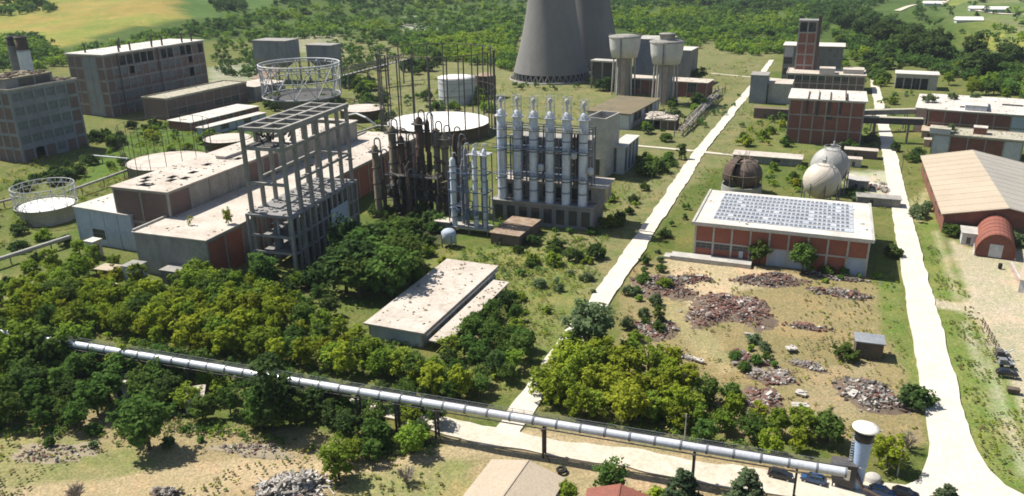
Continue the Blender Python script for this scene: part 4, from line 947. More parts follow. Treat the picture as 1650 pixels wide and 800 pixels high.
# ---- compact blue rack of slim columns
t = thing('pipe_tower', 'compact cluster of slim bluish columns and pipes left of the white columns', 'process plant', (-109, 221.5, 0), math.radians(1))
mb = MB(); mb.box(-.4, 13.4, -.4, 5, 1.6, 2.0); mb.build('base_deck', 'concrete_light', t)
for x in (0, 6.2, 12.6):
    for y in (0, 4.2): mb = MB(); mb.box(x, x+.4, y, y+.4, -1, 1.598); mb.build('leg', 'concrete_grey', t)
for i, (x, y, h, r) in enumerate(((1, 1, 24.5, .95), (4.9, 2.6, 27.5, .7), (8.6, 1.2, 28, .8), (11.9, 1.2, 28, .8), (10.3, 3.6, 27.5, .7), (3, 3.8, 22, .6), (7, 4, 27, .5))):
    mb = MB(); mb.lathe([(r, 2.0), (r, h-.8), (r*.6, h), (.15, h+.3)], c=(x, y, 0), n=14); c_ = mb.build('column', 'steel_white' if i in (0, 2, 3) else 'steel_grey', t)
    for z in np.arange(5, h-2, 4.2): mb = MB(); mb.lathe([(r*1.25, z), (r*1.25, z+.25)], c=(x, y, 0), n=14); mb.build('flange', 'steel_grey', c_)
    mb = MB(); mb.path([(x, y, h+.2), (x, y, h+1.5), (x+.9, y+.3, h+1.8), (x+1.3, y+.5, h+.6)], .16, 5); mb.build('vent_pipe', 'steel_pale', c_)
for z in (8, 14, 20, 26):
    mb = MB()
    if z > 25: mb.box(7, 13.2, 0, 5, z, z+.25)
    for p, q in (((-.2, -.2), (13, -.2)), ((-.2, 4.8), (13, 4.8)), ((-.2, -.2), (-.2, 4.8)), ((13, -.2), (13, 4.8)), ((6.4, -.2), (6.4, 4.8))):
        if z < 25 or p[0] > 5: mb.bar((*p, z), (*q, z), .28)
    if z > 25:
        for i in range(7): mb.tube((7+i, -.1, z), (7+i, -.1, z+1.3), .08, n=4)
        mb.tube((7, -.1, z+1.3), (13.2, -.1, z+1.3), .08, n=4)
    mb.build('platform', 'steel_blue' if z < 25 else 'steel_pale', t)
mb = MB(); rs = random.Random(8)
for x in (-.2, 6.4, 13):
    for y in (-.2, 4.8): mb.bar((x, y, 2), (x, y, 26 if x > 5 else 20), .28)
for k in range(20):
    x = rs.uniform(0, 13); y = rs.uniform(0, 4.5); z = rs.uniform(3, 20); mb.path([(x, y, z), (x, y, z+rs.uniform(2, 7)), (x+rs.uniform(-2, 2), y, z+rs.uniform(2, 7))], .16, 5)
for k in range(6): mb.lathe([(.1, 0), (.6, .3), (.6, 1.5), (.1, 1.8)], c=(rs.uniform(1, 12), rs.uniform(0, 1), rs.uniform(3, 9)), n=10)
mb.build('pipework', 'steel_blue', t)
p = at(714, 397, 0)
t = thing('storage_tank', 'squat bluish tank on a frame at the foot of the slim columns', 'tank', (p.x, p.y, 0))
mb = MB(); mb.lathe([(.5, 0.8), (2.3, 1.2), (2.3, 4.6), (1.6, 5.3), (0, 5.5)], c=(1.6, 1, 0), n=20); mb.build('shell', 'plaster_blue', t); mb = MB()
for x, y in ((0, -.6), (3.2, -.6), (0, 2.6), (3.2, 2.6)): mb.bar((x, y, -1), (x, y, 4), .3)
mb.build('support_frame', 'steel_grey', t)
# ---- rusty cluster of columns
t = thing('refinery_cluster', 'dark cluster of rusty columns, pipes and decks beside the low hall', 'process plant', (-141, 228, 0), math.radians(2))
cols = [(1.0, 1, 25, 1.25, 'rust_pale'), (3.6, 9, 30, 1.5, 'rust_pale'), (2.9, 2, 21, .7, 'rust'), (7.4, 8, 27, 1.2, 'rust'), (9.3, 10, 25, 1., 'steel_dark'), (12.6, 12, 33, 1.45, 'rust'), (15.3, 13, 32, .8, 'rust'), (18, 14, 29, 1.2, 'rust_pale'), (21.5, 13, 28, 1.3, 'rust_pale'), (24, 16, 27, 1., 'rust'), (26.5, 14, 25, .6, 'steel_grey'), (28.5, 12, 24, .5, 'steel_grey'), (11, 5, 14, 1., 'rust')]
for i, (x, y, h, r, m_) in enumerate(cols):
    mb = MB(); mb.lathe([(r*1.1, -1), (r*1.1, 2), (r, 2.3), (r, h*.6), (r*.9, h*.6+.3), (r*.9, h-1), (r*.4, h)], c=(x, y, 0), n=16); c_ = mb.build('column', m_, t)
    for z in np.arange(6, h, 5.5): mb = MB(); mb.lathe([(r*1.2, z), (r*1.2, z+.3)], c=(x, y, 0), n=16); mb.build('flange', 'rust', c_)
    mb = MB(); g = [(x, y, h-.2), (x, y, h+1.2)]+[(x+1.1-1.1*math.cos(a), y, h+1.2+1.3*math.sin(a)) for a in np.linspace(0, PI, 7)]+[(x+2.2, y, h-2.5), (x+2.2, y, h-12)]; mb.path(g, .24, 6); mb.build('gooseneck', 'rust' if i % 2 else 'steel_grey', c_)
    if i in (0, 1, 3, 5, 8):
        mb = MB(); mb.lathe([(r*1.9, h-2.4), (r*1.9, h-2.2)], c=(x, y, 0), n=12); mb.ring((x, y, h-1.2), r*1.9, .07, n=12, m=4); mb.build('top_platform', 'steel_dark', c_)
rs = random.Random(12)
for z in (5.5, 9.5, 13.5):
    mb = MB(); mb.box(2, 26-z*.3, 4.4, 13 if z < 12 else 9, z, z+.25); [mb.tube((2+i*1.2, 4.4, z), (2+i*1.2, 4.4, z+1.1), .07, n=4) for i in range(int((24-z*.3)/1.2)+1)]; mb.tube((2, 4.4, z+1.1), (26-z*.3, 4.4, z+1.1), .07, n=4); mb.build('deck', 'steel_dark', t)
mb = MB()
for x in np.arange(2, 26, 4):
    for y in (4.6, 12.4): mb.bar((x, y, -1), (x, y, 13.5), .4)
mb.build('deck_frame', 'steel_dark', t)
for k, m_ in ((0, 'rust'), (1, 'steel_dark'), (2, 'rust_pale')):
    mb = MB()
    for j in range(26):
        x = rs.uniform(2, 26); y = rs.uniform(3.6, 12); z = rs.uniform(1, 15); mb.path([(x, y, z), (x, y, z+rs.uniform(2, 8)), (x+rs.uniform(-4, 4), y, z+rs.uniform(2, 8))], rs.uniform(.12, .3), 5)
    for j in range(8): mb.lathe([(.1, 0), (.9, .4), (.9, 2.4), (.1, 2.8)], c=(rs.uniform(3, 24), rs.uniform(4, 9), rs.choice((0, 5.8, 9.8))), n=10)
    mb.build('pipework', m_, t)
# ---- tall open concrete frame
t = thing('frame_structure', 'tall skeletal concrete frame with an open grid deck, in front of the halls', 'structure', (-149.2, 175.2, 0), math.radians(5))
FX, FY = 12.2, 38; ZT = 40.2; ZL = 16
nb = 6
for i in range(nb+1):
    y = i*FY/nb
    for x in (0, FX): mb = MB(); mb.box(x-.45, x+.45, y-.55, y+.55, -1, ZT); mb.build('column', 'concrete_grey', t)
bx = []
for x in (0, FX):
    for i in range(nb):
        y0, y1 = i*FY/nb+.56, (i+1)*FY/nb-.56
        bx.append((x-.4, x+.4, y0, y1, ZT-5.2, ZT-4.2))
        if i > 0: bx.append((x-.35, x+.35, y0, y1, 25, 25.8))
bx += [(.46, FX-.46, -.4, .4, 25, 25.8), (.46, FX-.46, FY-.4, FY+.4, ZT-5.2, ZT-4.2), (.46, FX-.46, FY-.4, FY+.4, 25, 25.8), (.46, FX-.46, -.4, .4, ZT-5.2, ZT-4.2)]
each('tie_beam', 'concrete_grey', t, bx)
mb = MB()
for x in (-.6, FX/2-.5, FX-.4): mb.box(x, x+1., -.9, FY+.9, ZT+.002, ZT+1.3)
for i in range(nb+1): y = i*FY/nb; mb.box(.41, FX/2-.51, y-.5, y+.5, ZT+.1, ZT+1.2); mb.box(FX/2+.51, FX-.41, y-.5, y+.5, ZT+.1, ZT+1.2)
mb.build('grid_deck', 'concrete_grey', t)
mb = MB()
for i in range(nb): mb.box(1, FX-1, i*FY/nb+.6, (i+1)*FY/nb-.6, ZT-.6, ZT-.3)
mb2 = MB(); mb2.box(-1.4, FX+1.4, -1.6, FY+1., ZL, ZL+.6)
mb2.build('lower_deck', 'concrete_dim', t)
mb = MB(); mb.torn(-.5, FX+.5, -1, FY, ZL+.6, 130, 44, size=(.3, 1.7), hh=.45); tag(mb.build('deck_rubble', 'concrete_dim', t), kind='stuff')
for i in range(13):
    y = -1.2+i*(FY+1.6)/12
    for x in (-1.0, FX+1.0):
        mb = MB(); mb.box(x-.35, x+.35, y-.4, y+.4, -1, ZL-.003); mb.build('lower_column', 'concrete_grey', t)
each('lower_beam', 'concrete_grey', t, [b for z in (5, 10) for b in ((FX+.7, FX+1.3, -.7, FY, z, z+.6), (-.6, FX+.6, -1.5, -.9, z, z+.6))])
each('inner_floor', 'concrete_dim', t, [(1, FX-1.5, 2, FY-2, 9, 9.3), (1, FX-1.5, 2, FY-2, 4.5, 4.8)])
for i in range(8):
    mb = MB(); mb.lathe([(.3, 1), (1.4, 2), (1.4, 10+i % 3), (.9, 11.4+i % 3), (0, 11.6+i % 3)], c=(FX*(.72 if i % 2 else .4), 4+i*4.5, 0), n=16); mb.build('vessel', ('steel_grey', 'rust', 'plaster_blue', 'steel_dark')[i % 4], t)
mb = MB(); mb.box(FX+1.42, FX+1.6, 20, 31, 0, 12); mb.build('sheet_wall', 'plaster_blue', t)
mb = MB(); rs = random.Random(21)
for k in range(30): x = rs.uniform(FX*.5, FX+1); y = rs.uniform(-1, FY); z = rs.uniform(1, 12); mb.path([(x, y, z), (x, y, z+4), (x, y+rs.uniform(-5, 5), z+4)], .17, 5)
mb.build('pipework', 'steel_pale', t)

mb = MB(); rs = random.Random(22)
for k in range(16): x = rs.uniform(1, FX-1); y = rs.uniform(.5, 8); mb.tube((x, y, ZT-4.4+rs.uniform(0, 2)), (x+rs.uniform(-2, 2), y+rs.uniform(-2, 2), ZT-2+rs.uniform(0, 1.2)), .3, n=6)
mb.box(1, FX-1, 1, 7, ZT-4.6, ZT-4.2); mb.build('hoist_gear', 'steel_dark', t)
# ---- spherical tanks
def sphere_pts(R, zc, a0=0., a1=PI, n=15): return [(max(.001, R*math.sin(a)), zc-R*math.cos(a)) for a in np.linspace(a0, a1, n)]
def sphere_tank(label, x, y, R, zc, m, legs='steel_grey', dome=None):
    t = thing('sphere_tank', label, 'tank', (x, y, 0))
    mb = MB(); mb.lathe(sphere_pts(R, zc, n=19), n=36, cap=False, bottom=False); mb.build('sphere', m, t)
    for i in range(8): a = 2*PI*i/8+.2; mb = MB(); mb.tube((R*.99*math.cos(a), R*.99*math.sin(a), -1), (R*.99*math.cos(a), R*.99*math.sin(a), zc), .22, n=6); mb.build('leg', legs, t)
    mb = MB()
    for i in range(8):
        a = 2*PI*i/8+.2; b = a+2*PI/8; mb.tube((R*math.cos(a), R*math.sin(a), 0), (R*math.cos(b), R*math.sin(b), zc*.8), .08, n=4)
    mb.build('cross_brace', legs, t)
    mb = MB(); pts = [((R+.8)*math.cos(a)*math.sin(b), (R+.8)*math.sin(a)*math.sin(b), zc-(R+.8)*math.cos(b)) for a, b in zip(np.linspace(-2.4, -.5, 14), np.linspace(1.2, PI*.94, 14))]
    mb.path(pts, .12, 4); mb.path([(p[0], p[1], p[2]+1) for p in pts], .08, 4); mb.build('stair', legs, t)
    mb = MB(); mb.ring((0, 0, zc+R*.93), R*.42, .08, n=16, m=4); mb.ring((0, 0, zc+R*.93+1), R*.42, .07, n=16, m=4)
    for i in range(8): a = 2*PI*i/8; mb.tube((R*.42*math.cos(a), R*.42*math.sin(a), zc+R*.88), (R*.42*math.cos(a), R*.42*math.sin(a), zc+R*.93+1), .06, n=4)
    mb.tube((.5, .2, zc+R), (.5, .2, zc+R+2.4), .3, n=8); mb.box(-.6, .3, -.4, .5, zc+R-.1, zc+R+1.2); mb.build('top_railing', 'steel_pale', t)
    return t
sphere_tank('cream spherical tank, the front one of the pale pair', 2.4, 294, 6.5, 7.8, 'sphere_cream')
sphere_tank('greyish white spherical tank at the back of the pale pair', 4.6, 310, 6.9, 9.4, 'sphere_grey')
t = thing('sphere_tank', 'rusty spherical tank half enclosed in a cut away shell', 'tank', (-25.4, 299.5, 0))
mb = MB(); mb.lathe(sphere_pts(5.5, 6.6, n=17), c=(1.6, 0, 0), n=32, cap=False, bottom=False); mb.build('sphere', 'sphere_rust', t)
mb = MB(); mb.lathe([(7.4, -1), (7.4, 2.6)], n=32, cap=False, bottom=False); mb.lathe([(7.0, 2.6), (7.0, -1)], n=32, cap=False, bottom=False); mb.lathe([(7.0, 2.6), (7.4, 2.6)], n=32, cap=False, bottom=False, smooth=False); mb.build('skirt_wall', 'sphere_grey', t)
n = 14; mb = MB(); vs = []; fs = []
for i in range(n+1):
    az = math.radians(95+i*150/n)
    for j in range(11): el = math.radians(-20+j*92/10); vs.append((6.9*math.cos(el)*math.cos(az)-.3, 6.9*math.cos(el)*math.sin(az), 6.4+6.6*math.sin(el)))
for i in range(n):
    for j in range(10): fs.append((i*11+j, (i+1)*11+j, (i+1)*11+j+1, i*11+j+1))
mb.add(vs, fs, 0, True); o = mb.build('cut_shell', 'rust', t); md = o.modifiers.new('thick', 'SOLIDIFY'); md.thickness = .25
mb = MB()
for k in range(9):
    a = 2*PI*k/9; mb.path([(7.2*math.cos(a)-.2, 7.2*math.sin(a), 2.6), (7.2*math.cos(a)-.2, 7.2*math.sin(a), 7), (5*math.cos(a), 5*math.sin(a), 11.4), (2.2*math.cos(a), 2.2*math.sin(a), 13.0)], .13, 5)
for z, r in ((7, 7.2), (11.4, 5.0), (13, 2.2)): mb.ring((0, 0, z), r, .12, n=20, m=4)
rs = random.Random(4)
for k in range(9): a = rs.uniform(0, 2*PI); mb.tube((1.4*math.cos(a), 1.4*math.sin(a), 12.6), (2.2*math.cos(a), 2.2*math.sin(a), 14.5+rs.random()*1.4), .07, n=4)
mb.build('rib_cage', 'rust_pale', t)

# ---- long overgrown pipe rack by the left road
t = thing('pipe_rack', 'long derelict pipe rack running up beside the side road', 'pipe rack', (0, 0, 0)); a = Vector((-64, 384, 2.4)); b = Vector((-61.5, 520, 2.6)); d = b-a
for i in range(12):
    mb = MB(); p = a+d*(i/11); mb.bar((p.x-2.2, p.y, -1), (p.x-2.2, p.y, 4), .4); mb.bar((p.x+2.2, p.y, -1), (p.x+2.2, p.y, 4), .4); mb.bar((p.x-2.6, p.y, 2), (p.x+2.6, p.y, 2), .35); mb.build('trestle', 'concrete_grey', t)
rs = random.Random(6)
for k in range(6):
    off = -2.1+k*.85; u0 = rs.uniform(0, .25); u1 = rs.uniform(.7, 1); mb = MB(); pts = [a+d*(u0+(u1-u0)*j/10)+Vector((off+rs.uniform(-.25, .25), 0, rs.uniform(-.15, .35))) for j in range(11)]; mb.path(pts, .32 if k % 2 else .24, 6); mb.build('pipe', ('concrete_light', 'rust_pale', 'steel_grey')[k % 3], t)
mb = MB()
for k in range(40): p = a+d*rs.random(); an = rs.uniform(0, PI); q = Vector((math.cos(an)*.7, math.sin(an), rs.uniform(-.2, .2)))*rs.uniform(1, 2.6); mb.bar(p+Vector((0, 0, .5))-q, p+Vector((0, 0, .5))+q, .4, .2)
tag(mb.build('loose_lagging', 'dead_wood', t), kind='stuff')

# ---- main elevated pipeline across the foreground
t = thing('pipeline', 'long white elevated pipeline crossing the whole foreground on slim trestles', 'pipeline', (0, 0, 0))
def pl(u): # along x; pipe axis
    x = -172+u*182; return Vector((x, 111.1+(x+116.8)*.0575, 7.0))
N_ = 42
for i in range(N_):
    p, q = pl(i/N_), pl((i+1)/N_); d = (q-p)*.492; m_ = (p+q)/2; mb = MB(); mb.tube(m_-d, m_+d, .76+.03*((i*7) % 3-1), n=14); mb.build('pipe_segment', 'pipe_white', t)
for i in range(N_+1): p = pl(i/N_); mb = MB(); mb.tube(p-Vector((.16, 0, 0)), p+Vector((.16, 0, 0)), .86, n=14); mb.build('flange', 'steel_grey', t)
mb = MB()
for e in (-.85, 1.0): mb.path([pl(i/N_)+Vector((0, e, -.82)) for i in range(N_+1)], .13, 5)
for e in (.95, 1.15): mb.path([pl(i/N_)+Vector((0, e, -.1+(e-.95)*2)) for i in range(N_+1)], .1, 5)
mb.build('side_pipe', 'steel_dark', t)
mb = MB()
for i in range(N_*2+1): p = pl(i/N_/2)+Vector((0, 1.0, -.7)); mb.tube(p, p+Vector((0, 0, 1.9)), .045, n=4)
mb.path([pl(i/N_)+Vector((0, 1.0, 1.15)) for i in range(N_+1)], .045, 4); mb.path([pl(i/N_)+Vector((0, 1.0, .75)) for i in range(N_+1)], .04, 4)
mb.build('handrail', 'steel_grey', t)
for px in (150, 300, 420, 520, 575, 640, 705, 878, 1123, 1290):
    u = max(0, min(1, (at(px, 400+0, 7).x*0 + (lambda x: (x+172)/182.)(min((pl(k/200.) for k in range(201)), key=lambda P: abs(proj_many(P.x, P.y, P.z)[0]-px)).x))))
    p = pl(u); mb = MB(); mb.bar((p.x, p.y-.5, -1), (p.x, p.y-.5, p.z-.8), .34); mb.bar((p.x, p.y+.7, -1), (p.x, p.y+.7, p.z-.8), .34); mb.bar((p.x, p.y-1.2, p.z-.95), (p.x, p.y+1.4, p.z-.95), .35)
    for z in (1.2, 3.4): mb.bar((p.x, p.y-.5, z), (p.x, p.y+.7, z+1.6), .13)
    mb.bar((p.x, p.y-.5, 1.6), (p.x+1.6, p.y-1.2, -.2), .14)
    mb.build('trestle', 'rust' if px == 878 else 'steel_dark', t)
# left smaller pipes
def ground_pipe(label, pts, r, m, leg=True):
    t = thing('pipe', label, 'pipe', (0, 0, 0)); mb = MB(); mb.path(pts, r, 10); mb.build('pipe_run', m, t)
    if leg:
        for a, b in zip(pts[:-1], pts[1:]):
            a = Vector(a); b = Vector(b); n = max(1, int((b-a).length/9))
            for k in range(n): p = a+(b-a)*((k+.5)/n); mb = MB(); mb.bar((p.x, p.y, -1), (p.x, p.y, p.z-r*.8), .3); mb.build('support', 'concrete_grey', t)
a = at(-20, 424, 2.4); b = at(112, 382, 2.4); ground_pipe('thick grey pipe on low supports entering from the left edge', [a, b], .65, 'concrete_light')
a = at(112, 308, 3.); b = at(215, 271, 3.); ground_pipe('thin pale pipe running between the lattice ringed tank and the tan gas holder', [a, b], .5, 'concrete_light')
a = at(-20, 331, 2.4); b = at(30, 318, 2.4); ground_pipe('short pale pipe running in at the left edge behind the lattice ringed tank', [a, b], .45, 'concrete_light')
a = at(150, 251, 3); b = at(206, 256, 3); ground_pipe('thin pale pipe beside the tall grass in front of the brick block', [a, b], .4, 'steel_pale')
a = at(560, 186, 4); b = at(590, 190, 7); c = at(607, 203, 3); ground_pipe('curved white pipe arching behind the low hall roof', [a, (a+b)/2+Vector((0, 0, 1.5)), b, c], .5, 'steel_pale', False)
a = at(570, 216, 3); b = at(610, 203, 3); ground_pipe('pale pipe elbow behind the low hall roof, below the curved one', [a, b, at(660, 206, 3)], .5, 'concrete_light', False)
# ---- vent stack at the end of the pipeline
p = at(1386, 788, 0)
t = thing('vent_stack', 'white and blue vent stack with a black collar and a broad cream disc on top', 'stack', (p.x-.6, p.y+.4, 0))
mb = MB(); mb.lathe([(.95, -1), (.95, 0), (1.02, 4), (1.4, 9.4)], n=28); mb.build('shaft', 'flue_blue', t)
mb = MB(); mb.lathe([(1.05, 4.3), (1.16, 4.35), (1.16, 4.6), (1.08, 4.65)], n=28, cap=False, bottom=False); mb.build('band', 'steel_white', t)
mb = MB(); mb.lathe([(1.42, 9.4), (1.5, 9.42), (1.54, 11.2), (1.4, 11.22)], n=28); mb.build('collar', 'black_paint', t)
mb = MB(); mb.lathe([(1.5, 11.3), (2.1, 11.55), (2.1, 11.75), (1.2, 11.85), (0, 11.9)], n=32); mb.build('cap_disc', 'flue_cream', t)
mb = MB()
for z in np.arange(1, 10.4, .5): mb.box(-1.75, -1.3, -.06, .06, z, z+.06)
mb.tube((-1.75, -.06, 0), (-1.75, -.06, 10.4), .05, n=4); mb.tube((-1.3, -.06, 0), (-1.4, -.06, 10.4), .05, n=4); mb.tube((1.2, 0, 11.8), (1.2, 0, 12.6), .05, n=4); mb.tube((1.9, .2, 11.6), (2.7, .2, 11.5), .06, n=4); mb.build('ladder', 'steel_white', t)
p = at(1362, 790, 0)
t = thing('filter_house', 'dark steel filter housing with a white hatch at the foot of the vent stack', 'machine', (p.x-2.2, p.y+.2, 0), math.radians(-4))
mb = MB(); mb.add([(0, 0, .8), (3.4, 0, .4), (3.4, 2.6, .4), (0, 2.6, .8), (-.7, 0, 4.4), (3.6, 0, 4.9), (3.6, 2.6, 4.9), (-.7, 2.6, 4.4)], [(0, 3, 2, 1), (4, 5, 6, 7), (0, 1, 5, 4), (1, 2, 6, 5), (2, 3, 7, 6), (3, 0, 4, 7)]); mb.build('housing', 'steel_dark', t)
mb = MB(); mb.box(1.7, 2.6, -.12, -.006, 2.0, 4.0); mb.build('hatch', 'flue_cream', t)
for x, y in ((.1, .1), (3.2, .1), (.1, 2.4), (3.2, 2.4)): mb = MB(); mb.bar((x, y, -1), (x, y, .9), .22); mb.build('leg', 'steel_dark', t)
mb = MB(); mb.path([(3.5, .4, 3.4), (4.8, -.2, 1.2), (8, -1.4, 1.0)], .3, 8); mb.path([(3.5, 1.6, 4.4), (4.4, 1.2, 2)], .3, 8); mb.build('duct', 'rust', t)
mb = MB(); mb.lathe([(1.3, -1), (1.3, .8), (.9, 1.1), (0, 1.2)], c=(6.6, 4.2, 0), n=18); o = mb.build('concrete_drum', 'concrete_light'); o.location = t.location; tag(o, 'round concrete drum right of the vent stack foot', 'drum')

# ================================================================== VEGETATION
def leaf_mat(name, c1, c2, trans=.44):
    m = bpy.data.materials.new(name); m.use_nodes = True; t = m.node_tree; N = t.nodes; L = t.links; N.remove(N['Principled BSDF'])
    a = N.new('ShaderNodeAttribute'); a.attribute_name = 'clump'
    oi = N.new('ShaderNodeObjectInfo')
    mx = N.new('ShaderNodeMix'); mx.data_type = 'RGBA'; mx.inputs[6].default_value = (*c1, 1); mx.inputs[7].default_value = (*c2, 1)
    L.new(a.outputs['Fac'], mx.inputs[0])
    hs = N.new('ShaderNodeHueSaturation')
    r = N.new('ShaderNodeMapRange'); r.inputs[3].default_value = .484; r.inputs[4].default_value = .516; L.new(oi.outputs['Random'], r.inputs[0]); L.new(r.outputs[0], hs.inputs['Hue'])
    r = N.new('ShaderNodeMapRange'); r.inputs[3].default_value = .78; r.inputs[4].default_value = 1.22
    ml = N.new('ShaderNodeMath'); ml.operation = 'FRACT'; m5 = N.new('ShaderNodeMath'); m5.operation = 'MULTIPLY'; m5.inputs[1].default_value = 7.31
    L.new(oi.outputs['Random'], m5.inputs[0]); L.new(m5.outputs[0], ml.inputs[0]); L.new(ml.outputs[0], r.inputs[0]); L.new(r.outputs[0], hs.inputs['Value'])
    L.new(mx.outputs[2], hs.inputs['Color'])
    d = N.new('ShaderNodeBsdfDiffuse'); tr = N.new('ShaderNodeBsdfTranslucent'); ms = N.new('ShaderNodeMixShader'); ms.inputs[0].default_value = trans
    L.new(hs.outputs[0], d.inputs[0]); L.new(hs.outputs[0], tr.inputs[0]); L.new(d.outputs[0], ms.inputs[1]); L.new(tr.outputs[0], ms.inputs[2])
    L.new(ms.outputs[0], N['Material Output'].inputs[0]); MATS[name] = m; return m
leaf_mat('leaf_yellow', (.30, .355, .035), (.215, .27, .03))
leaf_mat('leaf_bright', (.24, .325, .042), (.15, .22, .032))
leaf_mat('leaf_mid', (.120, .195, .042), (.075, .130, .032))
leaf_mat('leaf_dark', (.085, .135, .040), (.055, .092, .030))
leaf_mat('leaf_grey', (.165, .225, .105), (.110, .155, .070))
leaf_mat('leaf_conifer', (.075, .105, .050), (.045, .068, .036), .15)
leaf_mat('leaf_dry', (.26, .22, .10), (.18, .16, .06), .2)
leaf_mat('twig_grey', (.22, .19, .17), (.15, .13, .12), .1)

def leaf_cloud(centers, radii, per, size, seed, flat=.42, up=.6):
    """many small leaf faces spread over and through a set of clumps"""
    r = np.random.default_rng(seed); per = np.asarray(per)
    n = int(per.sum()); cen = np.repeat(np.array(centers, float), per, 0); rad = np.repeat(np.array(radii, float), per)[:, None]; cl = np.repeat(r.random(len(centers)), per)
    size = np.repeat(np.broadcast_to(np.asarray(size, float), (len(centers),)), per)[:, None]
    d = r.normal(size=(n, 3)); d /= np.linalg.norm(d, axis=1)[:, None]
    rr = (.35+.85*r.random((n, 1))); P = cen+d*rad*rr*np.array([1, 1, .85])
    nm = d*.8+r.normal(size=(n, 3))*flat+np.array([0, 0, up]); nm /= np.linalg.norm(nm, axis=1)[:, None]
    a = np.cross(nm, r.normal(size=(n, 3))); a /= np.linalg.norm(a, axis=1)[:, None]; b = np.cross(nm, a)
    s = (size*(.55+.9*r.random((n, 1)))); l = s*(1.0+.7*r.random((n, 1)))
    Q = np.stack([P-a*s*.5-b*l*.15, P-b*l*.6+a*s*.08, P+a*s*.5-b*l*.1, P+b*l*.6], 1)
    cl = np.clip(cl+r.normal(size=n)*.18, 0, 1)
    return Q.reshape(-1, 3), cl
def leaf_mesh(name, Q, cl, m):
    n = len(cl); me = np_mesh(name, Q, np.arange(n*4).reshape(n, 4)); a = me.attributes.new('clump', 'FLOAT', 'FACE')
    a.data.foreach_set('value', cl.astype(np.float32)); me.materials.append(MATS[m]); return me
def crown_pts(r, n, rx, rz, zc, fill=.35, lean=0., rag=.28, bottom=-.9):
    C = []
    while len(C) < n:
        d = r.normal(size=3); d /= np.linalg.norm(d)
        if d[2] < bottom: continue
        rr = (fill+(1-fill)*r.random()**.5)*(1+rag*(r.random()-.5)*2)
        C.append((d[0]*rx*rr+lean*d[2]*rx, d[1]*rx*rr, zc+d[2]*rz*rr))
    return C
def trunk_mesh(h, r0, seed, branches=6, rz=.6, rx=.5):
    rs = random.Random(seed); mb = MB(); p = Vector((0, 0, -.6)); k = 5
    for i in range(k):
        q = Vector((rs.uniform(-.12, .12)*h*.15, rs.uniform(-.12, .12)*h*.15, h*rz*(i+1)/k)); mb.tube(p, q, r0*(1-.13*i), r0*(1-.13*(i+1)), n=7, caps=False); p = q
    for i in range(branches):
        z = h*rz*rs.uniform(.35, 1); a = rs.uniform(0, 2*PI); e = Vector((math.cos(a)*rx*h*.5, math.sin(a)*rx*h*.5, min(z+h*rs.uniform(.12, .3), .8*h)))
        mb.tube((0, 0, z), e, r0*.42, r0*.12, n=5, caps=False)
    me = bpy.data.meshes.new('trunk'); me.from_pydata(mb.v, [], mb.f); me.materials.append(MATS['bark']); return me
PROTO = {}
def proto(kind, i, m):
    key = (kind, i, m)
    if key in PROTO: return PROTO[key]
    kk = {'round': 1, 'tall': 2, 'bush': 3, 'conifer': 4, 'column': 5, 'acacia': 6, 'spindly': 7}[kind]; sd = kk*100+i*7+1
    r = np.random.default_rng(sd)
    if kind == 'round':   # unit height 1
        C = crown_pts(r, 46, .36, .36, .60); R = .085+.075*r.random(46); per = [40]*46; sz = .052; tr = (1, .035, .62)
    elif kind == 'acacia':
        C = crown_pts(r, 26, .30, .26, .70, .5)+crown_pts(r, 22, .33, .22, .42, .5, rag=.4); R = .06+.07*r.random(48); per = [36]*48; sz = .048; tr = (1, .026, .7)
    elif kind == 'tall':
        C = crown_pts(r, 44, .23, .45, .53, .4); R = .06+.06*r.random(44); per = [40]*44; sz = .042; tr = (1, .028, .7)
    elif kind == 'column':
        C = crown_pts(r, 46, .17, .48, .50, .4); R = .05+.05*r.random(46); per = [40]*46; sz = .036; tr = (1, .024, .8)
    elif kind == 'bush':
        C = crown_pts(r, 34, .56, .48, .42, .3, rag=.35, bottom=-.45); R = .14+.13*r.random(34); per = [38]*34; sz = .105; tr = (1, .03, .4)
    elif kind == 'spindly':
        C = crown_pts(r, 22, .26, .4, .58, .3, rag=.5); R = .05+.05*r.random(22); per = [26]*22; sz = .05; tr = (1, .022, .8)
    else:
        C = []; R = []
        for k in range(13):
            z = .12+.86*k/13; rad = .30*(1-z)**.8+.02; nn = max(3, int(9*(1-z)+2))
            for j in range(nn):
                a = 2*PI*(j+r.random())/nn; q = rad*(.65+.5*r.random()); C.append((q*math.cos(a), q*math.sin(a), z-.04*r.random())); R.append(.045+.05*(1-z))
        per = [34]*len(C); sz = .038; R = np.array(R); tr = (1, .022, .9)
    Q, cl = leaf_cloud(C, R, per, sz, sd+5)
    PROTO[key] = (leaf_mesh('crown', Q, cl, m), trunk_mesh(tr[0], tr[1], sd+9, 0 if kind in ('conifer', 'column') else 7, tr[2], .5 if kind == 'bush' else .3)); return PROTO[key]
def plant(kind, m, x, y, h, wd=1., label='', cat='tree', group=None, name=None, seed=None):
    if kind == 'acacia' and cat == 'tree': cat = 'acacia'
    s = seed if seed is not None else int(RNG.integers(0, 1e6)); cr, tk = proto(kind, s % 4, m); z = float(terrain(x, y))-.25
    t = thing(name or {'bush': 'bush', 'conifer': 'conifer', 'acacia': 'acacia'}.get(kind, 'tree'), label, cat, (x, y, z), (s % 628)/100., group); t.scale = (h*wd, h*wd*(.9+.2*((s//7) % 10)/10), h)
    link('crown', cr, t); link('stem' if kind == 'bush' else 'trunk', tk, t); return t
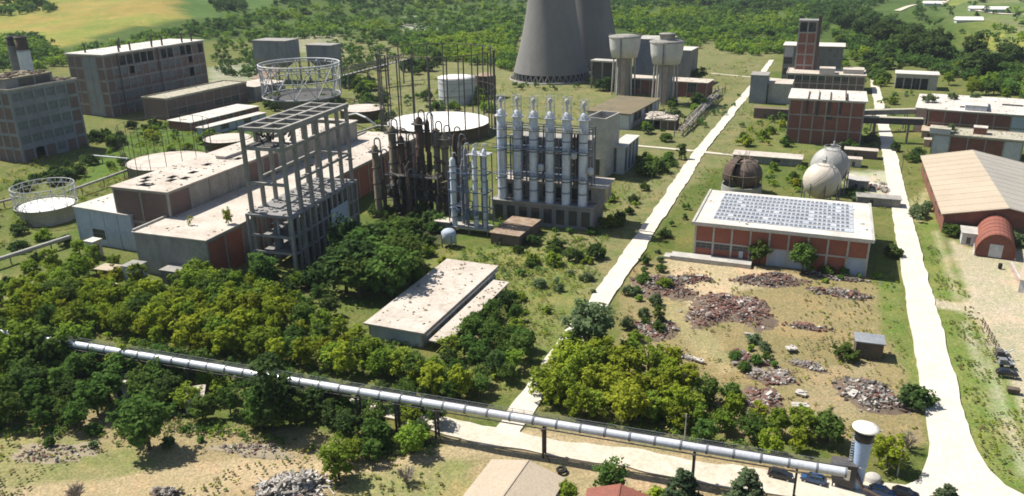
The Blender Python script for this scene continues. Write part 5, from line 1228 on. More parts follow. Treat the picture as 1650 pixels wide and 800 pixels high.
def scatter(poly, n, dmin, seed, margin=None, tries=60):
    """places inside a ground region given by its outline, at least dmin metres apart"""
    r = np.random.default_rng(seed); xs = [p[0] for p in poly]; ys = [p[1] for p in poly]; out = []
    # even over the land: draw in ground space inside the region's bounding box
    W = [at(*p) for p in poly] if min(ys) > 30 else None
    for _ in range(n*tries):
        if len(out) >= n: break
        if W:
            x = r.uniform(min(p.x for p in W), max(p.x for p in W)); y = r.uniform(min(p.y for p in W), max(p.y for p in W))
            u, v, dd = proj_many(x, y, 0.)
            if dd < 1 or not in_poly(np.array([float(u)]), np.array([float(v)]), poly)[0]: continue
        if all((x-a)**2+(y-b)**2 > dmin*dmin for a, b in out): out.append((x, y))
    return out
rs = random.Random(99)
def thicket(poly, n, dmin, seed, hr, kinds, group, labels, cat='tree', wd=(.9, 1.25)):
    for x, y in scatter(poly, n, dmin, seed):
        k, m = rs.choice(kinds); plant(k, m, x, y, rs.uniform(*hr), rs.uniform(*wd), labels[m], cat, group)
YL, BR, MD, DK, GR = 'leaf_yellow', 'leaf_bright', 'leaf_mid', 'leaf_dark', 'leaf_grey'
def labs(where, kind='tree'): return {YL: f'yellow-green {kind} {where}', BR: f'bright green {kind} {where}', MD: f'mid green {kind} {where}', DK: f'dark green {kind} {where}', GR: f'grey-green {kind} {where}'}
# big thicket above the pipeline, left
thicket([(-60, 500), (60, 470), (230, 490), (330, 455), (420, 470), (470, 520), (600, 560), (600, 590), (680, 612), (770, 650), (640, 622), (480, 590), (330, 570), (110, 535), (-60, 520)], 118, 3.9, 1, (5.0, 8.5), [('acacia', YL), ('acacia', YL), ('acacia', BR), ('tall', YL), ('round', BR), ('round', MD)], 'trees of the thicket left of the slab roof', labs('in the dense thicket above the pipeline'))
thicket([(80, 430), (150, 400), (200, 445), (260, 480), (160, 500), (80, 480)], 14, 5, 2, (5, 8.5), [('acacia', BR), ('acacia', YL), ('round', BR)], 'trees before the bluish annex', labs('in front of the bluish annex'))
# dark bushes right and below the slab
thicket([(705, 600), (770, 530), (830, 490), (850, 570), (800, 640), (740, 650), (660, 625), (610, 592)], 34, 3.8, 3, (4.0, 6.8), [('round', MD), ('round', DK), ('round', MD), ('acacia', BR)], 'trees round the slab roofed pavilion', labs('beside the flat pavilion'))
# below the pipeline at left
thicket([(-60, 545), (90, 570), (220, 590), (330, 600), (470, 625), (560, 650), (540, 690), (430, 690), (330, 680), (150, 690), (30, 700), (-60, 680)], 78, 4.0, 4, (4.5, 8.), [('round', MD), ('round', DK), ('acacia', MD), ('round', BR), ('tall', MD)], 'trees below the pipeline at left', labs('below the pipeline at left'))
thicket([(540, 690), (570, 655), (640, 650), (740, 680), (720, 715), (640, 740), (560, 745)], 15, 3.6, 5, (4, 6.5), [('round', DK), ('round', MD), ('round', BR)], 'bushy trees under the pipeline by the dirt track', labs('under the pipeline by the dirt track'))
# acacias right of the side road
thicket([(870, 655), (890, 600), (960, 585), (1000, 610), (1080, 600), (1105, 640), (1090, 690), (1000, 690), (900, 672)], 26, 3.4, 6, (6, 8.5), [('acacia', YL), ('acacia', YL), ('round', YL), ('acacia', BR)], 'acacias between the side road and the rubble lot', labs('between the side road and the rubble lot'))
thicket([(1090, 690), (1120, 650), (1190, 640), (1230, 690), (1330, 700), (1345, 735), (1240, 738), (1120, 712)], 15, 4.2, 7, (4.5, 7.), [('acacia', BR), ('acacia', YL), ('round', MD), ('round', BR)], 'trees along the pipeline below the rubble lot', labs('along the pipeline below the rubble lot'))
# dark clump by the refinery cluster and frame
thicket([(545, 470), (560, 415), (610, 400), (665, 430), (675, 460), (640, 480), (590, 490)], 14, 4.4, 8, (11, 15.5), [('round', DK), ('round', MD), ('round', MD)], 'big trees at the foot of the rusty columns', labs('at the foot of the rusty columns'))
thicket([(330, 470), (400, 440), (460, 450), (540, 480), (560, 520), (470, 520), (380, 500)], 12, 5, 9, (5, 8), [('acacia', MD), ('round', DK), ('acacia', BR)], 'trees before the concrete frame', labs('in front of the concrete frame'))
# meadow and plant bushes
BUSH = []
def bushes(poly, n, dmin, seed, hr, where, mats=(MD, DK, BR), wd=(.85, 1.3)):
    L_ = labs(where, 'bush')
    for x, y in scatter(poly, n, dmin, seed):
        m = rs.choice(mats); BUSH.append((m, x, y, rs.uniform(*hr), rs.uniform(*wd), L_[m], 'bushes '+where))
bushes([(790, 370), (830, 330), (960, 360), (1000, 340), (960, 420), (880, 430), (800, 410)], 26, 3.5, 11, (2, 4.5), 'in the scrub under the white columns')
bushes([(830, 430), (960, 420), (960, 480), (900, 520), (830, 480)], 12, 5, 12, (1.2, 2.6), 'on the meadow left of the side road', (MD, BR, GR))
bushes([(960, 330), (1040, 280), (1040, 330), (1000, 380), (960, 400)], 10, 5, 13, (2, 4.), 'right of the column podium')
bushes([(620, 470), (690, 400), (720, 420), (660, 500)], 8, 4, 14, (2, 3.4), 'between the dark trees and the slab roof', (YL, BR))
bushes([(1065, 380), (1110, 330), (1120, 340), (1090, 400), (1030, 470), (990, 480)], 10, 5, 15, (1.5, 3.2), 'along the right verge of the side road', (MD, DK, GR))
bushes([(1010, 470), (1075, 440), (1075, 510), (1040, 580), (1010, 570)], 11, 4, 16, (1.6, 3.2), 'at the left end of the rubble lot', (MD, BR, GR))
bushes([(1170, 560), (1240, 540), (1260, 600), (1190, 610)], 8, 3, 17, (1.4, 2.6), 'between the rubble heaps', (MD, GR, BR))
bushes([(1320, 435), (1400, 440), (1420, 450), (1330, 455)], 6, 3, 18, (1.4, 2.6), 'before the right end of the warehouse', (BR, MD))
bushes([(140, 270), (240, 210), (330, 180), (420, 200), (320, 240), (200, 290), (120, 300)], 26, 6, 19, (2.4, 5.), 'among the round tanks at left', (BR, BR, MD, YL))
bushes([(-40, 340), (40, 300), (40, 400), (-40, 430)], 9, 6, 20, (3, 5), 'beside the lattice ringed tank', (MD, BR, DK))
bushes([(20, 400), (110, 355), (120, 420), (60, 470), (0, 470)], 10, 5, 21, (2, 4), 'below the thick grey pipe at left', (MD, DK, BR))
bushes([(555, 200), (620, 175), (700, 140), (800, 150), (800, 190), (660, 180), (600, 220)], 20, 7, 22, (3, 7), 'behind the large white dome', (MD, BR, DK, GR))
bushes([(1030, 210), (1100, 150), (1150, 170), (1090, 215), (1060, 240), (1030, 240)], 20, 5, 23, (2.4, 5.5), 'along the derelict pipe rack', (MD, DK, BR))
bushes([(1100, 220), (1190, 145), (1200, 160), (1140, 220)], 10, 6, 24, (2, 4), 'between the pipe rack and the side road', (MD, GR))
bushes([(1030, 265), (1110, 250), (1090, 265), (1040, 290)], 7, 7, 25, (3, 6.5), 'south of the footpath', (MD, BR))
bushes([(1190, 205), (1270, 190), (1270, 240), (1190, 240)], 14, 6, 26, (2.4, 5), 'left of the square brick block', (MD, BR, YL))
bushes([(1225, 265), (1300, 270), (1290, 310), (1235, 300)], 12, 4, 27, (2, 3.6), 'between the rusty and the pale spheres', (BR, MD, YL))
bushes([(1330, 240), (1400, 210), (1410, 245), (1350, 250)], 9, 5, 28, (2.4, 4.6), 'before the square brick block', (GR, MD))
bushes([(1355, 275), (1390, 300), (1400, 340), (1360, 330)], 7, 4, 29, (2.4, 4), 'right of the pale spheres', (DK, MD, GR))
bushes([(1410, 160), (1470, 150), (1480, 190), (1420, 200)], 11, 6, 30, (2, 4.4), 'between the bridges and the workshop', (MD, GR, BR))
bushes([(1440, 240), (1490, 245), (1492, 262), (1450, 262)], 6, 4, 31, (2.6, 4.4), 'beside the low tan annex', (MD, DK))
bushes([(1470, 335), (1500, 320), (1500, 345), (1480, 360)], 5, 3, 32, (1.8, 3), 'on the verge left of the tan shed', (GR, GR, MD))
bushes([(1525, 350), (1560, 350), (1560, 380), (1525, 380)], 4, 3.4, 33, (2.4, 4), 'beside the barrel shed', (BR, MD))
bushes([(1610, 350), (1680, 360), (1680, 420), (1630, 410)], 5, 4, 34, (4, 6), 'right of the barrel shed', (GR, MD))
bushes([(60, 690), (330, 690), (330, 715), (80, 725)], 9, 5, 35, (1.0, 2.2), 'on the dry bank above the dirt track', (GR, MD))
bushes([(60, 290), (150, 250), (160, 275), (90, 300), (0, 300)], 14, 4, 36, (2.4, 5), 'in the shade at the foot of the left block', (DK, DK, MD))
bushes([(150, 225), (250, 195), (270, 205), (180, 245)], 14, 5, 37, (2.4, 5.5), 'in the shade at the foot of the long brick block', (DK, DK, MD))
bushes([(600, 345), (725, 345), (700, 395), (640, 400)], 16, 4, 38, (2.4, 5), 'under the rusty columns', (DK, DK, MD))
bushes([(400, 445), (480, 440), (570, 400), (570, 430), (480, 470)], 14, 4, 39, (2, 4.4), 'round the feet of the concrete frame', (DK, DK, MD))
bushes([(430, 165), (545, 158), (550, 176), (430, 182)], 16, 6, 40, (3, 6.5), 'round the foot of the lattice cage', (MD, DK, BR, GR))
bushes([(548, 120), (620, 105), (620, 178), (560, 172)], 16, 8, 51, (5, 9), 'left of the black guide poles', (DK, MD, MD, BR))
bushes([(650, 100), (720, 92), (725, 112), (660, 122)], 9, 9, 52, (6, 11), 'behind the black guide poles', (DK, MD))
bushes([(738, 168), (765, 150), (775, 168), (750, 178)], 5, 6, 53, (6, 9), 'in front of the white tank', (MD, BR))
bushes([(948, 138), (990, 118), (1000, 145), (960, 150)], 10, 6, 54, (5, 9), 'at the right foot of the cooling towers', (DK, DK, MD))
bushes([(826, 138), (940, 140), (940, 147), (830, 146)], 9, 7, 55, (2, 4.5), 'along the rim of the nearer cooling tower', (DK, MD))
bushes([(1385, 128), (1400, 108), (1430, 108), (1440, 130), (1420, 150)], 9, 9, 56, (5, 9), 'beside the far end of the right road', (MD, DK, BR))
thicket([(-60, 570), (90, 582), (130, 592), (90, 612), (-60, 600)], 11, 4.2, 61, (9, 11.5), [('round', MD), ('round', BR), ('acacia', BR)], 'tall trees hiding the left end of the pipeline', labs('hiding the left end of the pipeline'))
thicket([(180, 600), (330, 612), (330, 626), (200, 618)], 5, 6, 62, (7.5, 9), [('acacia', MD), ('acacia', BR)], 'trees just below the pipeline left of the tall dark tree', labs('just below the pipeline, left of the tall dark tree'))
# the bushes that show largest stand one by one, the many small far ones are one mass
BUSH.sort(key=lambda q: -q[3]/float(proj_many(q[1], q[2], 0)[2]))
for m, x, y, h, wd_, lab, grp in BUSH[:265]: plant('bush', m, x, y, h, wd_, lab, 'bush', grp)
def shrubbery(items):
    r = np.random.default_rng(5); CS = []; RS = []; SZ = []; MI = []; ms = [YL, BR, MD, DK, GR]; nc, per = 9, 22
    for m, x, y, h, wd_, _, _ in items:
        for c in crown_pts(r, nc, .5*h*wd_, .42*h, .42*h, .4, rag=.3, bottom=-.4): CS.append((x+c[0], y+c[1], c[2]-.2)); RS.append(h*r.uniform(.16, .3)); SZ.append(max(.4, h*.13))
        MI.append(np.full(nc*per, ms.index(m), np.int32))
    Q, CL = leaf_cloud(CS, RS, [per]*len(CS), SZ, 17); me = leaf_mesh('shrubbery', Q, CL, ms[0])
    for m in ms[1:]: me.materials.append(MATS[m])
    me.polygons.foreach_set('material_index', np.concatenate(MI)); tag(link('shrubbery', me), kind='stuff')
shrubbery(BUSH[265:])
# single plants worth their own words
def one(kind, m, px, py, h, wd, label, cat='tree'):
    p = at(px, py); return plant(kind, m, p.x, p.y, h, wd, label, cat, None)
one('round', GR, 950, 565, 12.5, 1.15, 'large grey-green round tree beside the side road, left end of the rubble lot')
one('round', MD, 925, 585, 7, 1.2, 'mid green tree at the left foot of the large grey-green tree')
one('column', DK, 442, 690, 15, 1.25, 'tall dark narrow tree that breaks the line of the pipeline', 'tree')
one('tall', MD, 425, 690, 11, 1.1, 'shorter dark tree against the tall narrow one')
one('round', MD, 240, 722, 11, 1.0, 'tree with a bare grey trunk standing in front of the thicket at lower left')
one('tall', BR, 545, 772, 8.4, 1.2, 'slender bright green tree by the dirt track, right of the timber heap')
one('round', MD, 985, 792, 6.2, 1.15, 'neat round tree below the pipeline between the two roofs and the conifers')
one('conifer', 'leaf_conifer', 1097, 826, 9.0, 1.25, 'left dark conifer at the bottom edge', 'conifer')
one('conifer', 'leaf_conifer', 1200, 836, 10.0, 1.3, 'right dark conifer at the bottom edge, wider than the left one', 'conifer')
one('round', BR, 915, 812, 4.6, 1.0, 'small bright tree at the corner of the tan roofed house')
one('bush', YL, 1060, 806, 2.6, 1.2, 'yellow-green bush left of the left conifer', 'bush')
one('conifer', 'leaf_conifer', 1522, 822, 5.4, 1.5, 'small dark tree at the bottom edge beside the road junction', 'conifer')
one('round', MD, 1222, 426, 7.6, 1.0, 'smaller tree against the front wall of the brick warehouse')
one('round', MD, 1292, 438, 9.0, 1.1, 'larger tree against the front wall of the brick warehouse')
one('bush', DK, 1474, 652, 4.2, 1.25, 'dark bush at the edge of the right road beside the rubble heap', 'bush')
one('acacia', YL, 1428, 752, 7.2, 1.15, 'yellow-green tree right of the vent stack')
one('bush', DK, 1438, 412, 3.6, 1.1, 'dark bush between the warehouse and the right road', 'bush')
one('bush', MD, 1362, 576, 3.6, 1.1, 'bush against the lone dark hut', 'bush')
one('bush', MD, 1398, 550, 2.0, 1., 'low bush behind the lone dark hut', 'bush')
one('tall', MD, 1062, 516, 4.6, 1.2, 'small upright tree among the heaps at the left of the lot')
one('bush', MD, 1065, 436, 2.4, .9, 'small bush at the top of the leftmost rubble heap', 'bush')
one('round', MD, 1124, 134, 10.5, 1.3, 'round dark tree right of the right water tower')
one('tall', MD, 1098, 256, 7.5, 1.1, 'upright tree beside the footpath')
one('round', DK, 1084, 200, 8.5, 1.35, 'bushy tree in front of the right water tower legs')
one('round', MD, 826, 350, 8.0, 1.0, 'tree in front of the white column podium, at its left end')
one('tall', YL, 368, 362, 5.5, .8, 'small tree growing out of the lower hall roof')['label']
one('column', MD, 428, 470, 12, 1.5, 'ivy clad tree climbing the near corner of the concrete frame')
one('round', DK, 1300, 690, 0.1, .1, 'x') if False else None
one('bush', GR, 1480, 348, 3.8, 1.4, 'greyish dry bush at the road edge by the tan shed', 'bush')
for o in [o for o in bpy.data.objects if o.get('label', '').startswith('small tree growing out')]: p = at(368, 362, 12.2); o.location = (p.x, p.y, 12.1)
p = at(307, 364, 12.2); o = plant('spindly', YL, p.x, p.y, 3.4, 1, 'wispy sapling near the left corner of the lower hall roof', 'tree'); o.location.z = 12.1
# shrubs on the mossy roofs
for (px, py, z, h, lab) in ((1497, 165, 12, 4.2, 'shrub growing on the left part of the overgrown white roof'), (1535, 160, 12, 3.2, 'shrub growing in the middle of the overgrown white roof'), (1572, 160, 12, 3., 'shrub growing at the far corner of the overgrown white roof'), (1530, 213, 9, 3.4, 'shrub growing on the mossy one-storey roof')):
    p = at(px, py, z); o = plant('bush', GR, p.x, p.y, h, 1.2, lab, 'bush'); o.location.z = z
# ---- tree belts on the far side, nearest trees one by one
def far_trees(poly, n, seed, hr, kinds, group, labels, dpx=7):
    r = np.random.default_rng(seed); out = []; xs = [p[0] for p in poly]; ys = [p[1] for p in poly]
    for _ in range(n*40):
        if len(out) >= n: break
        u, v = r.uniform(min(xs), max(xs)), r.uniform(min(ys), max(ys))
        if not in_poly(np.array([u]), np.array([v]), poly)[0]: continue
        if any(abs(u-a)/1.6 < dpx and abs(v-b) < dpx*.5 for a, b in out): continue
        out.append((u, v))
    X, Y, Z = at_many([p[0] for p in out], [p[1] for p in out])
    for x, y in zip(X, Y): k, m = rs.choice(kinds); plant(k, m, float(x), float(y), rs.uniform(*hr), rs.uniform(1., 1.4), labels[m], 'tree', group)
far_trees([(1390, 40), (1420, 50), (1490, 70), (1530, 95), (1540, 112), (1470, 100), (1400, 75), (1330, 40), (1340, 30)], 20, 41, (15, 23), [('round', DK), ('round', DK), ('round', MD)], 'row of tall trees along the far stream', labs('in the tall row along the far stream'))
far_trees([(1555, 105), (1600, 90), (1640, 110), (1610, 130), (1560, 130)], 5, 42, (17, 24), [('round', DK)], 'dark grove at the far right', labs('of the dark grove at the far right'), 12)
far_trees([(1500, 120), (1650, 120), (1720, 180), (1600, 165), (1520, 140)], 24, 43, (7, 11), [('round', MD), ('round', BR), ('acacia', BR), ('round', DK)], 'trees behind the overgrown white roof', labs('behind the overgrown white roof'))
far_trees([(1330, 60), (1400, 80), (1480, 108), (1430, 118), (1360, 120), (1330, 100)], 22, 44, (5, 10), [('round', MD), ('round', DK), ('acacia', BR)], 'trees behind the square brick block', labs('on the scrubland behind the brick tower'))
# ---- woodland beyond: one mass
def mass(name, regions, seed, per=22, size=1.0, mats=('leaf_yellow', 'leaf_bright', 'leaf_mid', 'leaf_dark')):
    r = np.random.default_rng(seed); CS = []; RS = []; SZ = []; MI = []; nc = 6
    for poly, n, (h0, h1), wts in regions:
        n = int(n*2.7); xs = [p[0] for p in poly]; ys = [p[1] for p in poly]; u = r.uniform(min(xs), max(xs), n*4); v = r.uniform(min(ys), max(ys), n*4)
        k = in_poly(u, v, poly); u, v = u[k][:n], v[k][:n]
        x, y, z = at_many(u, v); dens = vnoise(x, y*.8, 45, seed)*.6+vnoise(x, y, 18, seed+1)*.4; keep = dens > .27; x, y, z = x[keep], y[keep], z[keep]
        h = r.uniform(h0, h1, len(x)); an = r.uniform(0, 2*PI, (len(x), nc)); q = h[:, None]*.5*r.random((len(x), nc))**.6
        cs = np.stack([x[:, None]+q*np.cos(an), y[:, None]+q*np.sin(an), z[:, None]-.3+h[:, None]*(.2+.5*r.random((len(x), nc)))], -1)
        CS.append(cs.reshape(-1, 3)); RS.append((h[:, None]*(.17+.15*r.random((len(x), nc)))).ravel()); SZ.append(np.repeat(np.maximum(h*.12, size*np.hypot(x, y)/1100.), nc))
        # kinds grow in groups: the broad noise decides which
        mixn = np.clip(vnoise(x, y, 70, seed+7)*.75+r.random(len(x))*.45-.1, 0, .999); wts = (wts[0]*.42, wts[0]*.58, wts[1], wts[2]); cum = np.cumsum(wts)
        MI.append(np.repeat(np.searchsorted(cum, mixn*cum[-1]), nc*per).astype(np.int32))
    CS = np.concatenate(CS); Q, CL = leaf_cloud(CS, np.concatenate(RS), [per]*len(CS), np.concatenate(SZ), seed); MI = np.concatenate(MI).clip(0, len(mats)-1)
    me = leaf_mesh(name, Q, CL, mats[0])
    for m in mats[1:]: me.materials.append(MATS[m])
    me.polygons.foreach_set('material_index', MI); return tag(link(name, me), kind='stuff')
TOP = -34
mass('woodland', [
    ([(330, TOP), (455, -4), (430, 18), (320, 45), (110, 90), (-80, 110), (-80, 120), (60, 118), (340, 62), (400, 64), (420, 70), (560, 60), (640, 62), (830, 95), (840, 40), (860, TOP)], 560, (5, 11), (.42, .38, .20)),
    ([(600, 60), (830, 60), (825, 118), (800, 110), (660, 92)], 190, (5, 10), (.30, .42, .28)),
    ([(985, 0), (1100, -10), (1340, 10), (1330, 60), (1240, 62), (1180, 58), (1100, 85), (1040, 60), (985, 45)], 520, (5, 10), (.48, .36, .16)),
    ([(1150, 65), (1300, 62), (1290, 85), (1240, 92), (1160, 88)], 90, (4, 8), (.55, .35, .10)),
    ([(985, TOP), (1430, TOP), (1430, 2), (1380, 22), (985, 4)], 260, (8, 14), (.15, .45, .40)),
    ([(1340, 12), (1420, 30), (1500, 60), (1545, 95), (1600, 100), (1720, 140), (1720, 190), (1580, 140), (1480, 110), (1390, 95), (1340, 60)], 380, (5, 10), (.34, .40, .26)),
    ([(1430, 0), (1720, -20), (1720, 80), (1650, 82), (1550, 60), (1460, 30)], 26, (6, 12), (.2, .4, .4)),
    ([(-80, 8), (60, 2), (90, 20), (-80, 34)], 60, (7, 12), (.1, .4, .5)),
    ([(340, 6), (392, 2), (396, 18), (345, 20)], 24, (6, 10), (0, .2, .8)),
    ([(-60, 80), (60, 66), (88, 90), (60, 100), (-60, 112)], 90, (8, 15), (.45, .35, .20)),
    ([(340, 70), (420, 66), (415, 130), (350, 120)], 40, (3, 7), (.3, .4, .3)),
    ([(530, 70), (600, 62), (640, 100), (560, 130), (530, 110)], 40, (4, 8), (.3, .4, .3)),
], 5)
# low scrub scattered over the open land and between the trees
def scrub(name, regions, seed, m=('leaf_mid', 'leaf_bright', 'leaf_grey', 'leaf_dry'), per=12, fine=.24):
    r = np.random.default_rng(seed); CS = []; RS = []; SZ = []; MI = []
    for poly, n, (h0, h1), wts in regions:
        W = [at(*p) for p in poly]; x = r.uniform(min(p.x for p in W), max(p.x for p in W), n*5); y = r.uniform(min(p.y for p in W), max(p.y for p in W), n*5)
        u, v, d = proj_many(x, y, np.zeros_like(x)); k = in_poly(u, v, poly) & (d > 1); x, y = x[k], y[k]
        dens = vnoise(x, y, 14, seed)*.6+vnoise(x, y, 5, seed+1)*.4; k = (dens > .46); x, y = x[k][:n], y[k][:n]
        # keep roads and built ground clear
        ok = (np.abs(x-29) > 4.6) & (np.abs(x+49) > 3.6) & ~((np.abs(y-(122+.05*x)) < 5.5) & (x > -75)) & ~((x > -40) & (x < 18) & (y > 217) & (y < 262))
        x, y = x[ok], y[ok]; h = h0+(h1-h0)*r.random(len(x))**1.8
        cs = np.stack([x[:, None]+r.normal(size=(len(x), 3))*h[:, None]*.55, y[:, None]+r.normal(size=(len(x), 3))*h[:, None]*.55, np.repeat(h[:, None]*.3, 3, 1)], -1)
        CS.append(cs.reshape(-1, 3)); RS.append((h[:, None]*(.3+.25*r.random((len(x), 3)))).ravel()); SZ.append(np.repeat(np.maximum(fine, h*.2), 3))
        MI.append(np.repeat(r.choice(len(m), p=wts, size=len(x)), 3*per).astype(np.int32))
    CS = np.concatenate(CS); Q, CL = leaf_cloud(CS, np.concatenate(RS), [per]*len(CS), np.concatenate(SZ), seed, up=.8); me = leaf_mesh(name, Q, CL, m[0])
    for q in m[1:]: me.materials.append(MATS[q])
    me.polygons.foreach_set('material_index', np.concatenate(MI)); return tag(link(name, me), kind='stuff')
scrub('undergrowth', [
    ([(-60, 480), (330, 460), (600, 560), (840, 470), (840, 640), (780, 660), (600, 612), (110, 540), (-60, 530)], 900, (.9, 2.4), (.45, .35, .1, .1)),
    ([(-60, 545), (330, 600), (600, 650), (740, 690), (640, 745), (330, 700), (-60, 700)], 520, (.8, 2.2), (.5, .25, .15, .1)),
    ([(870, 600), (1100, 600), (1340, 700), (1340, 740), (1100, 715), (870, 670)], 260, (.7, 1.8), (.4, .35, .1, .15)),
    ([(560, 400), (680, 390), (900, 330), (1000, 330), (960, 440), (800, 460), (560, 500)], 420, (.6, 1.7), (.45, .3, .15, .1)),
], 71)
scrub('weeds', [
    ([(830, 420), (960, 300), (1110, 230), (1240, 110), (1200, 250), (1000, 470), (840, 640), (790, 640)], 900, (.3, 1.0), (.4, .2, .2, .2)),
    ([(1000, 430), (1480, 430), (1500, 700), (1340, 720), (1000, 640)], 700, (.15, .6), (.3, .1, .25, .35)),
    ([(1470, 340), (1570, 490), (1650, 640), (1700, 790), (1560, 760), (1500, 480)], 700, (.12, .36), (.35, .15, .2, .3)),
    ([(-60, 690), (560, 690), (760, 730), (900, 740), (760, 830), (-60, 830)], 560, (.15, .6), (.25, .1, .25, .4)),
    ([(560, 120), (830, 120), (1240, 64), (1240, 100), (1100, 200), (830, 200), (560, 220)], 1700, (.5, 1.8), (.4, .3, .2, .1)),
    ([(100, 220), (420, 180), (430, 230), (200, 300), (-40, 420), (-40, 300)], 1100, (.6, 2.2), (.3, .5, .1, .1)),
    ([(1190, 180), (1420, 140), (1500, 300), (1400, 430), (1190, 330)], 600, (.4, 1.4), (.4, .3, .2, .1)),
    ([(700, 400), (960, 400), (880, 560), (780, 470)], 420, (.3, 1.1), (.35, .35, .15, .15)),
], 83, ('leaf_yellow', 'leaf_bright', 'leaf_grey', 'leaf_dry'), 12, .17)

# ================================================================== RUBBLE, CARS, SMALL THINGS
mat('rubble_soil', (.165, .12, .085), (.12, .09, .066), .6, dark=(.10, .08, .065), dark_amt=.5, rough=.95)
mat('bank_soil', (.30, .25, .17), (.24, .20, .13), .5, dark=(.15, .14, .11), dark_amt=.5, rough=.95)
mat('rubble_brick', (.20, .095, .072), (.15, .078, .062), .8)
mat('rubble_grey', (.25, .225, .20), (.18, .165, .145), .8)
mat('rubble_white', (.50, .47, .43), (.40, .37, .33), .8)
mat('rubble_dark', (.075, .06, .05), (.055, .047, .042), .8)
def heap(label, px, py, a, b, h, rot, n, mix=(.4, .3, .15, .15), seed=0, size=(.22, .95), name='rubble_heap', cat='rubble heap', thin=1., soil='rubble_soil'):
    """an uneven mound of soil (a height field from several lumps) strewn with broken pieces whose kind changes from lump to lump"""
    p = at(px, py); t = thing(name, label, cat, (p.x, p.y, 0), rot); r = random.Random(seed); K = 7
    lum = [(r.uniform(-.62, .62)*a, r.uniform(-.62, .62)*b, r.uniform(.45, 1)*h, r.uniform(.26, .5)*a, r.uniform(.26, .5)*b, r.uniform(.4, 1.8), r.uniform(.3, 1.8)) for _ in range(K)]
    def z(x, y): return max(H0*math.exp(-((x-u)/sa)**2-((y-v)/sb)**2) for u, v, H0, sa, sb, _, _ in lum)-.07
    G = 26; vs = []; idx = {}; fs = []
    for j in range(G+1):
        for i in range(G+1):
            x = (i/G*2-1)*a*1.35; y = (j/G*2-1)*b*1.35; zz = z(x, y); vs.append((x+r.uniform(-.1, .1), y+r.uniform(-.1, .1), zz*.95-.30+r.uniform(-.06, .06)))
    fs = [(j*(G+1)+i, j*(G+1)+i+1, (j+1)*(G+1)+i+1, (j+1)*(G+1)+i) for j in range(G) for i in range(G) if max(vs[k][2] for k in (j*(G+1)+i, j*(G+1)+i+1, (j+1)*(G+1)+i+1, (j+1)*(G+1)+i)) > -.28]
    mb = MB(); mb.add(vs, fs, 0, True); mb.build('mound', soil, t)
    mb = MB(); n = int(n*1.9)
    for k in range(n):
        u, v, H0, sa, sb, wr, ww = r.choice(lum); x, y = r.gauss(u, sa*.62), r.gauss(v, sb*.62); zz = max(z(x, y)*.95-.28, -.12)
        wt = [mix[0]*wr, mix[1], mix[2]*.5*ww, mix[3]]; q = r.random()*sum(wt); mi = 0
        while mi < 3 and q > wt[mi]: q -= wt[mi]; mi += 1
        l = r.uniform(*size)*(1.9 if r.random() < .09 else 1); d = Vector((r.uniform(-1, 1), r.uniform(-1, 1), r.uniform(-.5, .5))).normalized()*l*.5
        mb.bar(Vector((x, y, zz+.1))-d, Vector((x, y, zz+.1))+d, max(.07, l*r.uniform(.25, .75)*thin), max(.06, l*r.uniform(.12, .5)*thin), mi)
    tag(mb.build('debris', ['rubble_brick', 'rubble_grey', 'rubble_white', 'rubble_dark'], t), kind='stuff'); return t
heap('dark brown rubble heap at the upper left of the lot, below the dusty forecourt', 1078, 462, 8, 7.5, 1.7, .2, 420, (.42, .2, .08, .3), 1)
heap('low dark rubble tongue right of the dark brown heap', 1122, 452, 5, 3, .9, .1, 120, (.3, .2, .1, .4), 2)
heap('long dark rubble ridge running from the warehouse front towards the lot', 1236, 452, 9, 5, 1.5, .5, 380, (.32, .25, .15, .28), 3)
heap('big red brick heap in the middle of the lot', 1160, 502, 8, 9.5, 2.0, -.35, 620, (.55, .18, .17, .10), 4)
heap('pale red rubble mound joined to the right side of the big red brick heap', 1207, 500, 7, 9, 1.3, .2, 380, (.42, .25, .20, .13), 5)
heap('long low brown heap at the upper right of the lot', 1350, 472, 8, 3, 1.1, -.25, 260, (.2, .3, .15, .35), 6)
heap('small reddish scatter in the centre right of the lot', 1316, 528, 6, 2.2, .4, -.1, 70, (.5, .2, .1, .2), 7)
heap('reddish rubble heap below the centre, behind the lower bushes', 1210, 580, 4, 4, 1.1, .3, 170, (.45, .25, .12, .18), 8)
heap('mixed white and grey rubble heap in the lower middle of the lot', 1240, 605, 5.4, 3.4, .8, .3, 190, (.2, .35, .33, .12), 9)
heap('rubble trail leading down to the trees from the lower middle heap', 1228, 640, 4, 6, .9, .2, 200, (.42, .25, .2, .13), 10)
heap('large isolated pale rubble heap near the right road', 1412, 638, 6.8, 5.4, 1.9, .2, 520, (.14, .42, .24, .20), 11)
heap('reddish scattered rubble among the bushes at the left of the lot', 1050, 535, 6, 7, .7, .2, 200, (.4, .3, .15, .15), 12)
heap('small pale rubble scatter in front of the acacias', 1098, 575, 3.4, 1.6, .5, -.2, 60, (.1, .3, .5, .1), 13)
heap('rubble pocket in the gap between the acacias', 1108, 612, 2.2, 2.8, .7, .1, 80, (.25, .35, .2, .2), 14)
heap('pale twig and gravel patch left of the lone hut', 1300, 586, 4.2, 1.8, .4, -.15, 110, (.05, .6, .25, .1), 15, (.2, .7))
heap('low dark rubble line in front of the right end of the warehouse', 1350, 448, 10, 1.6, .6, -.08, 140, (.2, .3, .15, .35), 16)
heap('heap of bleached beams and stones at the bottom edge beside the dirt track', 470, 790, 6, 4, 1.6, .35, 300, (.02, .30, 1.1, .06), 17, (.8, 2.6), 'timber_heap', 'heap', .3)
heap('low grey stone bank on the dry slope at lower left', 90, 730, 9, 3.4, .6, .2, 90, (.25, .55, .1, .15), 18, (.15, .5), soil='bank_soil')
